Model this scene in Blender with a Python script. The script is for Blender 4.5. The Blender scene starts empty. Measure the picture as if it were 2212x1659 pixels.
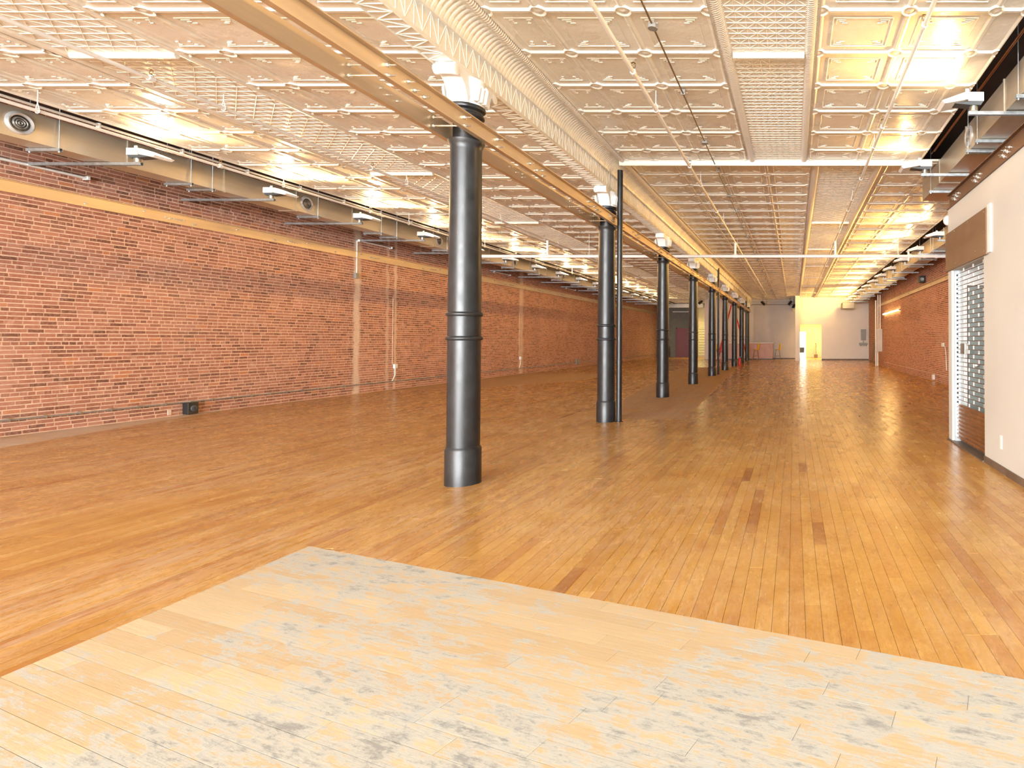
import bpy, math, random
from mathutils import Vector, Matrix
random.seed(7)
R = math.radians
C = bpy.context.scene.collection
SC = bpy.context.scene
CZ = 1.4          # camera height; heights written H(h) are measured from the camera's eye level
def H(h): return CZ + h

# ------------------------------------------------------------------ camera, world, light, exposure
cam = bpy.data.cameras.new('camera'); cam_o = bpy.data.objects.new('camera', cam); C.objects.link(cam_o)
cam.sensor_fit = 'HORIZONTAL'; cam.sensor_width = 36; cam.lens = 1248 / 2212 * 36
cam.shift_x = -(1715 - 1106) / 2212; cam.shift_y = -(829.5 - 713) / 2212
cam.clip_start = .05; cam.clip_end = 300
cam_o.location = (0, 0, CZ); cam_o.rotation_euler = (R(90 + 1.02), 0, 0)
SC.camera = cam_o
SC.view_settings.view_transform = 'Standard'; SC.view_settings.look = 'None'
SC.view_settings.gamma = 1; SC.view_settings.use_curve_mapping = False
SC.view_settings.exposure = 0.58
try:
    SC.cycles.use_denoising = True
    SC.cycles.max_bounces = 7; SC.cycles.diffuse_bounces = 4; SC.cycles.glossy_bounces = 3
    SC.cycles.sample_clamp_indirect = 6
except Exception: pass
W = bpy.data.worlds.new('world'); SC.world = W; W.use_nodes = True
W.node_tree.nodes['Background'].inputs[0].default_value = (.80, .88, 1, 1)
W.node_tree.nodes['Background'].inputs[1].default_value = 1.2
def lamp(name, kind, loc, rot, energy, col, size=None, size_y=None, parent=None, spot=None, blend=.6):
    l = bpy.data.lights.new(name, kind); l.energy = energy; l.color = col
    if kind == 'AREA':
        l.size = size
        if size_y: l.shape = 'RECTANGLE'; l.size_y = size_y
    elif kind == 'SPOT':
        l.spot_size = spot; l.spot_blend = blend; l.shadow_soft_size = size
    else: l.shadow_soft_size = size or .05
    o = bpy.data.objects.new(name, l); o.location = loc; o.rotation_euler = rot; C.objects.link(o)
    if parent: o.parent = parent
    return o
DAY = (.94, .98, 1)
# daylight through the street-front windows behind the camera
lamp('window_daylight', 'AREA', (-3.4, -13.2, 2.5), (R(90), 0, 0), 7200, DAY, 15.6, 3.2)
# the lit room behind the far doorway and the corridor at the far left
lamp('back_room_light', 'AREA', (2.4, 44.5, 3.3), (0, 0, 0), 260, (1, .88, .55), 2.5, 2.5)
lamp('corridor_light', 'AREA', (-7.3, 45.8, 3.4), (0, 0, 0), 70, (1, .80, .35), .9, 1.5)
WARM = (1, .66, .31)      # left lamps
AMBER = (1, .58, .16)     # right lamps

# ------------------------------------------------------------------ node helpers
class NT:
    def __init__(s, name):
        s.m = bpy.data.materials.new(name); s.m.use_nodes = True
        s.t = s.m.node_tree; s.b = s.t.nodes['Principled BSDF']; s.L = s.t.links
    def n(s, typ, **kw):
        x = s.t.nodes.new(typ)
        for k, v in kw.items(): setattr(x, k, v)
        return x
    def put(s, sock, v):
        if hasattr(v, 'is_output'): s.L.new(v, sock)
        elif isinstance(v, (tuple, list)) and len(v) == 3 and sock.type == 'RGBA': sock.default_value = (*v, 1)
        else: sock.default_value = v
    def pos(s): return s.n('ShaderNodeNewGeometry').outputs['Position']
    def xyz(s, v):
        x = s.n('ShaderNodeSeparateXYZ'); s.L.new(v, x.inputs[0]); return x.outputs
    def scale(s, v, k, off=(0, 0, 0)):
        m = s.n('ShaderNodeMapping'); s.L.new(v, m.inputs[0]); m.inputs['Scale'].default_value = k; m.inputs['Location'].default_value = off
        return m.outputs[0]
    def noise(s, v, sc, det=3, rough=.55, dist=0):
        x = s.n('ShaderNodeTexNoise'); s.L.new(v, x.inputs['Vector']); x.inputs['Scale'].default_value = sc
        x.inputs['Detail'].default_value = det; x.inputs['Roughness'].default_value = rough; x.inputs['Distortion'].default_value = dist
        return x.outputs[0]
    def m2(s, op, a, b=0.0, c=None, clamp=False):
        x = s.n('ShaderNodeMath', operation=op); x.use_clamp = clamp
        s.put(x.inputs[0], a); s.put(x.inputs[1], b)
        if c is not None: s.put(x.inputs[2], c)
        return x.outputs[0]
    def rng(s, v, a, b, c=0.0, d=1.0):
        x = s.n('ShaderNodeMapRange'); x.clamp = True
        s.L.new(v, x.inputs[0]); x.inputs[1].default_value = a; x.inputs[2].default_value = b
        x.inputs[3].default_value = c; x.inputs[4].default_value = d
        return x.outputs[0]
    def mix(s, f, a, b, mode='MIX'):
        x = s.n('ShaderNodeMix', data_type='RGBA', blend_type=mode)
        s.put(x.inputs[0], f); s.put(x.inputs[6], a); s.put(x.inputs[7], b)
        return x.outputs[2]
    def ramp(s, v, stops):
        x = s.n('ShaderNodeValToRGB'); s.L.new(v, x.inputs[0]); e = x.color_ramp.elements
        while len(e) < len(stops): e.new(.5)
        for i, (p, c) in enumerate(stops): e[i].position = p; e[i].color = (*c, 1)
        return x.outputs[0]
    def attr(s, name):
        x = s.n('ShaderNodeAttribute'); x.attribute_name = name; return x.outputs['Fac']
    def bump(s, h, strength=.3, dist=.01):
        x = s.n('ShaderNodeBump'); s.L.new(h, x.inputs['Height']); x.inputs['Strength'].default_value = strength
        x.inputs['Distance'].default_value = dist; s.L.new(x.outputs[0], s.b.inputs['Normal'])
    def out(s, col=None, rough=None, metal=None, spec=None):
        if col is not None: s.put(s.b.inputs['Base Color'], col)
        if rough is not None: s.put(s.b.inputs['Roughness'], rough)
        if metal is not None: s.put(s.b.inputs['Metallic'], metal)
        if spec is not None: s.put(s.b.inputs['Specular IOR Level'], spec)
        return s.m

MAT = {}
def simple(name, col, rough=.5, metal=0, var=.12, sc=6, bump=0, spec=None):
    t = NT(name); p = t.pos(); nz = t.noise(p, sc, 4)
    c = t.mix(t.rng(nz, .3, .7), tuple(max(0, x * (1 - var)) for x in col), tuple(min(1, x * (1 + var)) for x in col))
    r = t.rng(nz, .3, .7, rough * .85, min(1, rough * 1.15))
    if bump: t.bump(t.noise(p, sc * 12, 3), bump, .004)
    MAT[name] = t.out(c, r, metal, spec); return MAT[name]
simple('white_paint', (.80, .79, .76), .42, sc=3, var=.05, bump=.15)
simple('white_plastic', (.85, .85, .83), .35, var=.03)
simple('wall_paint', (.57, .56, .53), .6, var=.04, sc=1.2, bump=.08)
simple('pale_wall_paint', (.86, .82, .76), .55, var=.04, sc=.8, bump=.06)
simple('pink_wall_paint', (.70, .60, .55), .6, var=.05, sc=.8)
simple('grey_wall_paint', (.54, .50, .47), .55, var=.08, sc=.8)
simple('black_iron', (.013, .014, .016), .38, var=.35, sc=9, bump=.12)
simple('black_paint', (.018, .018, .018), .4, var=.2)
simple('dark_void', (.06, .038, .028), .9, var=.4, sc=2)
simple('dark_gap', (.16, .11, .08), .9, var=.3, sc=8)
simple('grey_filler', (.34, .34, .33), .8, var=.2, sc=8)
simple('mortar', (.72, .52, .39), .92, var=.14, sc=14, bump=.4)
simple('brown_board', (.20, .12, .068), .55, var=.06, sc=4)
simple('slat_floor_reflection', (.20, .085, .035), .22, var=.15, sc=5)  # brown reflection of the floor in polished metal, painted into the slat colour
simple('baseboard_brown', (.13, .09, .065), .5, var=.3, sc=6)
simple('zinc', (.50, .53, .54), .38, .85, var=.15, sc=20)
simple('bright_bolt', (.85, .84, .80), .22, .9, var=.1)
simple('brass_dark', (.22, .14, .055), .4, .8, var=.15)
simple('copper', (.55, .25, .12), .35, .9, var=.15)
simple('grey_box', (.30, .29, .27), .45, .3, var=.1)
simple('lamp_underside', (.06, .065, .07), .5, var=.1)
simple('green_door_paint', (.17, .19, .17), .45, var=.05, sc=2)
simple('red_door_paint', (.16, .022, .025), .45, var=.08)
simple('block_wall_paint', (.15, .14, .12), .7, var=.15, sc=3, bump=.2)
simple('yellow_wall_paint', (.80, .70, .42), .6, var=.04)
simple('cream_door_paint', (.62, .58, .33), .5, var=.04)
simple('pink_laminate', (.60, .36, .30), .5, var=.1, sc=3)
simple('counter_top', (.72, .55, .45), .35, var=.06)
simple('yellow_plastic', (.62, .36, .02), .4, var=.08)
simple('red_paint', (.62, .03, .02), .35, var=.1)
simple('leaf_green', (.10, .20, .05), .5, var=.3)
simple('wood_brown', (.22, .12, .06), .5, var=.2)
simple('dark_conduit', (.20, .145, .085), .4, .5, var=.1)
simple('link_white', (.74, .74, .74), .3, .5, var=.05)
simple('rod_brown', (.17, .09, .05), .35, .6, var=.1)
simple('sheet_steel', (.50, .47, .42), .3, .9, var=.1, sc=2)

def m_tin():
    t = NT('tin_paint'); p = t.pos()
    c = t.mix(t.rng(t.noise(p, 1.1, 4), .35, .65), (.85, .82, .73), (.79, .755, .66))
    t.bump(t.m2('ADD', t.m2('MULTIPLY', t.noise(p, 5, 3), 1.0), t.m2('MULTIPLY', t.noise(p, 40, 2), .12)), .35, .02)
    MAT['tin_paint'] = t.out(c, t.rng(t.noise(p, 3, 3), .3, .7, .20, .32), .0, .75)
m_tin()
def m_rope():
    t = NT('tin_rope'); p = t.pos(); o = t.xyz(p)
    w = t.m2('SINE', t.m2('ADD', t.m2('MULTIPLY', o[1], 190.0), t.m2('MULTIPLY', o[0], 90.0)))
    t.bump(w, .45, .006)
    MAT['tin_rope'] = t.out((.80, .75, .67), .28, .0, .7)
m_rope()
def m_gold(name, col, rough):
    t = NT(name); p = t.pos()
    nz = t.noise(t.scale(p, (6, .5, 6)), 2, 4)
    c = t.mix(t.rng(nz, .3, .7), tuple(x * .85 for x in col), col)
    MAT[name] = t.out(c, t.rng(nz, .3, .7, rough, rough + .1), .55, .5)
m_gold('channel_gold', (.72, .57, .39), .34)
m_gold('channel_brown', (.20, .115, .07), .45)
m_gold('galvanized', (.58, .52, .43), .30)
def m_emit(name, col, st):
    t = NT(name); t.put(t.b.inputs['Emission Color'], col); t.b.inputs['Emission Strength'].default_value = st
    MAT[name] = t.out(col, .4)
m_emit('lamp_lens', (1, .80, .50), 9)
m_emit('tube_lit', (1, .72, .30), 14)
m_emit('window_lit', (1, .99, .95), 3)
def m_brick():
    t = NT('brick_face'); p = t.pos(); tint = t.attr('tint'); o = t.xyz(p)
    base = t.ramp(tint, [(0, (.16, .066, .042)), (.16, (.235, .092, .06)), (.36, (.33, .128, .082)), (.62, (.41, .175, .118)), (.86, (.47, .225, .16)), (1, (.52, .20, .09))])
    nz = t.noise(p, 30, 4, .7)
    c = t.mix(t.rng(nz, .44, .74, 0, .5), base, (.60, .36, .26))
    big = t.noise(p, .7, 3)
    c = t.mix(t.rng(big, .48, .7, 0, .30), c, (.60, .35, .26))
    mid = t.noise(p, 5, 4, .6)
    c = t.mix(t.rng(mid, .60, .75, 0, .5), c, (.72, .46, .35))
    # old plaster scars running up the wall
    wob = t.m2('MULTIPLY', t.m2('SUBTRACT', t.noise(p, 3, 4), .5), .25)
    y = t.m2('ADD', o[1], wob)
    scar = None
    for yc, w, s in ((15.15, .10, .8), (16.3, .05, .4), (16.62, .05, .6), (24.3, .16, .55)):
        d = t.m2('ABSOLUTE', t.m2('SUBTRACT', y, yc))
        f = t.rng(d, w * .6, w * 1.5, s, 0)
        scar = f if scar is None else t.m2('MAXIMUM', scar, f)
    left = t.rng(o[0], -11, -10, 1, 0)
    c = t.mix(t.m2('MULTIPLY', scar, left), c, (.82, .68, .56))
    t.bump(t.noise(p, 60, 4, .7), .5, .006)
    MAT['brick_face'] = t.out(c, .85, 0, .3)
m_brick()

def halfplane(t, o, a, b, c, soft=.03):
    v = t.m2('ADD', t.m2('ADD', t.m2('MULTIPLY', o[0], a), t.m2('MULTIPLY', o[1], b)), c)
    return t.rng(v, -soft, soft)
def polymask(t, o, pts, soft=.03):
    m = None; n = len(pts)
    for i in range(n):          # counter-clockwise: inside is left of every edge
        (x0, y0), (x1, y1) = pts[i], pts[(i + 1) % n]
        dx, dy = x1 - x0, y1 - y0; l = math.hypot(dx, dy); a, b = -dy / l, dx / l
        f = halfplane(t, o, a, b, -(a * x0 + b * y0), soft)
        m = f if m is None else t.m2('MULTIPLY', m, f)
    return m
def m_floor():
    t = NT('amber_boards'); p = t.pos(); o = t.xyz(p); tint = t.attr('tint')
    base = t.ramp(tint, [(0, (.34, .13, .028)), (.12, (.45, .195, .044)), (.45, (.57, .305, .068)), (.8, (.63, .365, .09)), (1, (.69, .43, .14))])
    grain = t.noise(t.scale(p, (55, 3.0, 1)), 1.6, 5, .65, .3)
    c = t.mix(t.rng(grain, .3, .72, 0, .5), base, t.mix(.5, base, (.40, .15, .04), 'MULTIPLY'))
    bl = t.noise(t.scale(p, (3.2, 2.2, 1)), 1.3, 7, .75)
    fade = t.rng(o[1], 9, 20, 1, .3)
    c = t.mix(t.m2('MULTIPLY', t.rng(bl, .43, .64, 0, .55), fade), c, (.43, .185, .035))
    bl2 = t.noise(t.scale(p, (1.2, .8, 1), (7, 3, 0)), 1.1, 6, .7)
    c = t.mix(t.m2('MULTIPLY', t.rng(bl2, .46, .66, 0, .45), fade), c, (.70, .45, .18))
    fine = t.noise(t.scale(p, (26, 14, 1)), 1.5, 6, .7)
    c = t.mix(t.rng(fine, .36, .66, .45, 0), c, t.mix(1.0, c, (.70, .60, .5), 'MULTIPLY'))
    st = t.noise(t.scale(p, (4.2, 2.4, 1), (1, 8, 0)), 1.4, 6, .72)
    c = t.mix(t.m2('MULTIPLY', t.rng(st, .56, .70, 0, .6), fade), c, (.34, .115, .025))
    # worn bare scuffs, mostly near the camera and on the left
    sn = t.noise(t.scale(p, (11, 1.5, 1)), 1.5, 8, .78)
    zone = t.noise(t.scale(p, (.42, .36, 1), (2, 5, 0)), 1.3, 3)
    near = t.rng(o[1], 3.0, 16, 1.0, .35)
    leftz = t.rng(o[0], .5, -4.5, .35, 1.0)
    sc_ = t.m2('MULTIPLY', t.m2('MULTIPLY', t.rng(sn, .42, .66), t.rng(zone, .36, .60)), t.m2('MULTIPLY', near, leftz))
    c = t.mix(t.m2('MULTIPLY', sc_, .70), c, (.60, .46, .34))
    # dull unvarnished areas: round the columns, by the left wall, and a strip along it
    wob = t.m2('MULTIPLY', t.m2('SUBTRACT', t.noise(p, 2.2, 3), .5), .12)
    oo = [t.m2('ADD', o[0], wob), o[1]]
    k1 = polymask(t, oo, [(-3.2, 10.25), (-1.93, 10.25), (-2.4, 19.6), (-2.9, 30), (-5.8, 30), (-4.1, 14)])
    k2 = polymask(t, oo, [(-11.5, 16.2), (-9.4, 16.8), (-7.4, 20.5), (-7.9, 24.5), (-11.5, 25)], .1)
    k3 = halfplane(t, oo, -1, -.18, -8.95 , .03)
    k3 = t.m2('MULTIPLY', halfplane(t, [t.m2('ADD', o[0], t.m2('MULTIPLY', wob, .8)), o[1]], -1, -.26, -8.35, .04), 1.0)
    dull = t.m2('MAXIMUM', t.m2('MAXIMUM', k1, t.m2('MULTIPLY', k2, .8)), k3)
    dn = t.mix(t.rng(t.noise(t.scale(p, (14, 3, 1)), 1.5, 5, .7), .3, .7), (.30, .19, .11), (.46, .33, .22))
    dn = t.mix(k3, dn, (.60, .48, .38))
    c = t.mix(t.m2('MULTIPLY', dull, t.rng(t.noise(p, 1.6, 4), .35, .6, .45, .9)), c, dn)
    r = t.rng(t.noise(t.scale(p, (3, 1.2, 1)), 2, 4), .3, .7, .16, .30)
    r = t.m2('ADD', r, t.m2('ADD', t.m2('MULTIPLY', dull, .35), t.m2('MULTIPLY', sc_, .25)))
    t.bump(t.m2('ADD', t.m2('MULTIPLY', grain, .35), t.noise(t.scale(p, (4, 1.5, 1)), 1.5, 2)), .10, .01)
    MAT['amber_boards'] = t.out(c, r, 0, .5)
m_floor()
def m_pale():
    t = NT('bare_boards'); p = t.pos(); tint = t.attr('tint')
    m = t.n('ShaderNodeMapping'); t.L.new(p, m.inputs[0]); m.inputs['Rotation'].default_value = (0, 0, R(20)); q = m.outputs[0]
    base = t.ramp(tint, [(0, (.46, .32, .18)), (.08, (.52, .385, .23)), (.7, (.57, .44, .275)), (1, (.60, .49, .32))])
    g = t.noise(t.scale(q, (2.5, 45, 1)), 1.6, 4, .6, .3)
    c = t.mix(t.rng(g, .35, .7, 0, .35), base, t.mix(.5, base, (.62, .42, .25), 'MULTIPLY'))
    n1 = t.noise(t.scale(q, (3.0, 8.5, 1)), 1.7, 9, .80)
    zone = t.noise(q, .62, 2)
    o = t.xyz(p)
    ex = t.m2('MULTIPLY', t.m2('ADD', o[0], .5), .55); ey = t.m2('MULTIPLY', t.m2('ADD', o[1], -2.15), 1.5)
    el = t.rng(t.m2('ADD', t.m2('MULTIPLY', ex, ex), t.m2('MULTIPLY', ey, ey)), 0, 1.3, .10, 0)
    zone = t.m2('ADD', zone, el)
    f = t.m2('MULTIPLY', n1, t.rng(zone, .34, .62, .86, 1.18))
    c = t.mix(t.rng(f, .51, .555, 0, .85), c, (.47, .48, .455))
    c = t.mix(t.rng(f, .60, .70, 0, .85), c, (.25, .25, .245))
    n2 = t.noise(t.scale(q, (16, 60, 1)), 1.2, 5, .75)
    c = t.mix(t.m2('MULTIPLY', t.rng(n2, .56, .62, 0, .75), t.rng(zone, .42, .6, .15, 1)), c, (.42, .42, .41))
    n3 = t.noise(t.scale(q, (1.6, 3.4, 1), (3, 9, 0)), 2.2, 8, .76)
    c = t.mix(t.rng(n3, .55, .66, 0, .6), c, (.47, .49, .485))
    t.bump(t.m2('ADD', g, n1), .2, .004)
    MAT['bare_boards'] = t.out(c, .55, 0, .35)
m_pale()
def m_glass():
    t = NT('clear_glass'); t.b.inputs['Transmission Weight'].default_value = 1; t.b.inputs['IOR'].default_value = 1.45
    MAT['clear_glass'] = t.out((1, 1, 1), .02)
m_glass()

# ------------------------------------------------------------------ mesh helpers
ORIG = {}
class MB:
    def __init__(s): s.v = []; s.f = []; s.t = []
    def add(s, vs, fs, tint=0.0):
        b = len(s.v); s.v += [tuple(x) for x in vs]
        for f in fs: s.f.append(tuple(i + b for i in f)); s.t.append(tint)
    def box(s, x0, x1, y0, y1, z0, z1, tint=0.0, mat=None):
        vs = [(x, y, z) for x in (x0, x1) for y in (y0, y1) for z in (z0, z1)]
        if mat: vs = [mat @ Vector(v) for v in vs]
        s.add(vs, [(0, 1, 3, 2), (4, 6, 7, 5), (0, 4, 5, 1), (2, 3, 7, 6), (0, 2, 6, 4), (1, 5, 7, 3)], tint)
    def cyl(s, p0, p1, r, n=12, r1=None, cap=True):
        p0, p1 = Vector(p0), Vector(p1); d = (p1 - p0).normalized()
        a = d.orthogonal().normalized(); b = d.cross(a); r1 = r if r1 is None else r1
        vs = [p0 + (a * math.cos(2 * math.pi * i / n) + b * math.sin(2 * math.pi * i / n)) * r for i in range(n)]
        vs += [p1 + (a * math.cos(2 * math.pi * i / n) + b * math.sin(2 * math.pi * i / n)) * r1 for i in range(n)]
        fs = [(i, (i + 1) % n, n + (i + 1) % n, n + i) for i in range(n)]
        if cap: fs += [tuple(range(n))[::-1], tuple(range(n, 2 * n))]
        s.add(vs, fs)
    def path(s, pts, r, n=8):
        for a, b in zip(pts, pts[1:]): s.cyl(a, b, r, n)
    def lathe(s, prof, c, n=28, axis='Z', cap=True):
        vs = []
        for (r, z) in prof:
            for i in range(n):
                a = 2 * math.pi * i / n; u, w = r * math.cos(a), r * math.sin(a)
                vs.append((c[0] + u, c[1] + w, c[2] + z) if axis == 'Z' else (c[0] + z, c[1] + u, c[2] + w) if axis == 'X' else (c[0] + u, c[1] + z, c[2] + w))
        fs = [(k * n + i, k * n + (i + 1) % n, (k + 1) * n + (i + 1) % n, (k + 1) * n + i) for k in range(len(prof) - 1) for i in range(n)]
        if cap: fs += [tuple(range(n))[::-1], tuple(range((len(prof) - 1) * n, len(prof) * n))]
        s.add(vs, fs)
    def prism(s, poly, axis, a, b, tint=0.0, ends=True):
        n = len(poly)
        def P(u, w, h): return {'X': (h, u, w), 'Y': (u, h, w), 'Z': (u, w, h)}[axis]
        vs = [P(u, w, a) for u, w in poly] + [P(u, w, b) for u, w in poly]
        fs = [(i, (i + 1) % n, n + (i + 1) % n, n + i) for i in range(n)]
        if ends: fs += [tuple(range(n))[::-1], tuple(range(n, 2 * n))]
        s.add(vs, fs, tint)
    def ridge(s, a, b, nrm, w, h):
        """a thin embossed ridge from a to b standing out along nrm"""
        a, b, nrm = Vector(a), Vector(b), Vector(nrm); d = (b - a).normalized(); q = d.cross(nrm).normalized() * w / 2
        s.add([a + q, a - q, a + nrm * h, b + q, b - q, b + nrm * h], [(0, 3, 5, 2), (1, 2, 5, 4)])
    def build(s, name, mat, parent=None, smooth=False, bevel=0, label=None, cat=None, group=None, kind=None):
        off = Vector(ORIG.get(parent.name, (0, 0, 0))) if parent else Vector((0, 0, 0))
        me = bpy.data.meshes.new(name)
        me.from_pydata([tuple(Vector(v) - off) for v in s.v], [], s.f)
        if any(s.t):
            at = me.attributes.new('tint', 'FLOAT', 'FACE'); at.data.foreach_set('value', s.t)
        me.materials.append(MAT[mat]); me.update()
        if smooth:
            me.polygons.foreach_set('use_smooth', [True] * len(me.polygons))
            try: me.set_sharp_from_angle(angle=R(38))
            except Exception: pass
        o = bpy.data.objects.new(name, me); C.objects.link(o)
        if parent: o.parent = parent
        ORIG[o.name] = tuple(off)
        if bevel:
            bv = o.modifiers.new('bevel', 'BEVEL'); bv.width = bevel; bv.segments = 2; bv.limit_method = 'ANGLE'; bv.angle_limit = R(40)
        return tag(o, label, cat, group, kind)
def tag(o, label=None, cat=None, group=None, kind=None):
    if label: o['label'] = label
    if cat: o['category'] = cat
    if group: o['group'] = group
    if kind: o['kind'] = kind
    return o
def fixn(m):
    """recalculate the normals of a finished mesh object"""
    import bmesh
    b = bmesh.new(); b.from_mesh(m.data); bmesh.ops.recalc_face_normals(b, faces=b.faces); b.to_mesh(m.data); b.free(); return m
def thing(name, label, cat, loc, group=None):
    o = bpy.data.objects.new(name, None); o.empty_display_size = .1; o.location = loc; C.objects.link(o)
    ORIG[o.name] = tuple(loc); return tag(o, label, cat, group)
def struct(name, mb, mat, **k): return mb.build(name, mat, kind='structure', **k)
def copy_tree(o, loc=None, parent=None, rotz=None):
    c = o.copy(); C.objects.link(c); c.parent = parent
    if loc: c.location = loc
    if rotz is not None: c.rotation_euler = (0, 0, rotz)
    for ch in list(o.children): copy_tree(ch, None, c)
    return c
ORD = ['nearest', 'second', 'third', 'fourth', 'fifth', 'sixth', 'seventh', 'eighth', 'ninth', 'tenth', 'eleventh', 'twelfth', 'thirteenth', 'fourteenth', 'fifteenth', 'sixteenth']
def proj(x, y, z):
    d = max(y, .3); return 1715 + 1248 * x / d, 735 - 1248 * (z - CZ) / d
def in_frame(x, y, z, m=0):
    if y < .8: return False
    u, v = proj(x, y, z); return -m < u < 2212 + m and -m < v < 1659 + m

def clip(poly, a, b, c):
    """keep the part of a convex polygon where a x + b y + c >= 0"""
    out = []; n = len(poly)
    for i in range(n):
        p, q = poly[i], poly[(i + 1) % n]; fp, fq = a * p[0] + b * p[1] + c, a * q[0] + b * q[1] + c
        if fp >= 0: out.append(p)
        if (fp >= 0) != (fq >= 0):
            k = fp / (fp - fq); out.append((p[0] + (q[0] - p[0]) * k, p[1] + (q[1] - p[1]) * k))
    return out
def area(poly):
    return abs(sum(poly[i][0] * poly[(i + 1) % len(poly)][1] - poly[(i + 1) % len(poly)][0] * poly[i][1] for i in range(len(poly)))) / 2

# ------------------------------------------------------------------ FLOOR
XL, XR, XP = -11.48, 4.86, 2.20      # left brick wall, right brick wall, white partition
YE = 48.6
mb = MB(); mb.box(XL - .3, XR + .7, -13.8, YE + .3, -.30, -.012)
floor = struct('floor', mb, 'dark_gap')
ax, ay = math.cos(R(-20)), math.sin(R(-20)); bx, by = -ay, ax      # pale boards run along a; b points away from the camera
PALE_C = bx * -3.22 + by * 3.93; PALE_X = -3.30
def plank_prism(m, poly, z, tint):
    n = len(poly); cx = sum(p[0] for p in poly) / n; cy = sum(p[1] for p in poly) / n
    vs = [(x, y, z) for x, y in poly] + [(x, y, -.011) for x, y in poly]
    m.add(vs, [tuple(range(n))] + [(i, n + i, n + (i + 1) % n, (i + 1) % n) for i in range(n)], tint)
planks = []
G = .0018; PW = .083
x = XL
while x < XR + .5:
    y = -13.6 - random.random() * 1.5; x1 = min(x + PW, XR + .5)
    while y < YE:
        L = random.choice((.45, .7, .9, 1.1, 1.3, 1.6, 2.0, 2.4)) * random.uniform(.85, 1.15)
        base = [(x + G / 2, y + G / 2), (x1 - G / 2, y + G / 2), (x1 - G / 2, y + L - G / 2), (x + G / 2, y + L - G / 2)]
        y += L
        if x1 > XR + .02 and y < 33: continue
        outs = []
        if x1 <= PALE_X: outs = [base]
        else:
            p = clip(base, bx, by, -PALE_C)          # beyond the pale boards
            if len(p) >= 3: outs.append(p)
            if x < PALE_X:
                q = clip(clip(base, -1, 0, PALE_X), -bx, -by, PALE_C)
                if len(q) >= 3: outs.append(q)
        for p in outs:
            if area(p) < .002: continue
            c = (sum(a[0] for a in p) / len(p), sum(a[1] for a in p) / len(p))
            s = area(p) / max(c[1], .5) ** 3 if in_frame(c[0], c[1], 0) else 0
            if c[0] > 2.2 and c[1] < 8: s = 0
            planks.append((s, p, min(1, max(0.001, random.gauss(.52, .19)))))
    x += PW
planks.sort(key=lambda a: -a[0])
for s, p, tn in planks[:300]:
    m = MB(); plank_prism(m, p, random.uniform(-.0005, .0004), tn); m.build('plank', 'amber_boards', floor)
m = MB()
for s, p, tn in planks[300:]: plank_prism(m, p, random.uniform(-.0005, .0004), tn)
m.build('plank_field', 'amber_boards', floor, kind='stuff')

# the bare, sanded area in the foreground, its boards laid at an angle
mb = MB(); mb.prism([(PALE_X, -13.5), (5.2, -13.5), (5.2, (PALE_C - bx * 5.2) / by), (PALE_X, (PALE_C - bx * PALE_X) / by)], 'Z', -.0119, -.0025)
pale = struct('floor_patch', mb, 'grey_filler')
PWP = .096; small = MB()
t0 = PALE_C
while t0 > -15:
    s = -6 + random.random()
    while s < 7:
        L = random.choice((.5, .8, 1.0, 1.3, 1.7)) * random.uniform(.85, 1.15)
        g = .0022; q = []
        for ss, tt in ((s + g / 2, t0 - PWP + g / 2), (s + L - g / 2, t0 - PWP + g / 2), (s + L - g / 2, t0 - g / 2), (s + g / 2, t0 - g / 2)):
            q.append((ax * ss + bx * tt, ay * ss + by * tt))
        s += L
        q = clip(q, 1, 0, -PALE_X); q = clip(q, -1, 0, 5.0) if len(q) > 2 else q
        q = clip(q, 0, 1, 2.4) if len(q) > 2 else q
        if len(q) < 3 or area(q) < .002: continue
        tn = min(1, max(.001, random.gauss(.55, .22)))
        if any(in_frame(px, py, 0, 30) for px, py in q):
            m = MB(); n = len(q); z = random.uniform(-.0001, .0001)
            m.add([(a, b, z) for a, b in q] + [(a, b, -.0025) for a, b in q], [tuple(range(n))] + [(i, n + i, n + (i + 1) % n, (i + 1) % n) for i in range(n)], tn)
            m.build('plank', 'bare_boards', pale)
        else:
            n = len(q); small.add([(a, b, 0) for a, b in q], [tuple(range(n))], tn)
    t0 -= PWP
small.build('plank_field', 'bare_boards', pale, kind='stuff')

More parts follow.
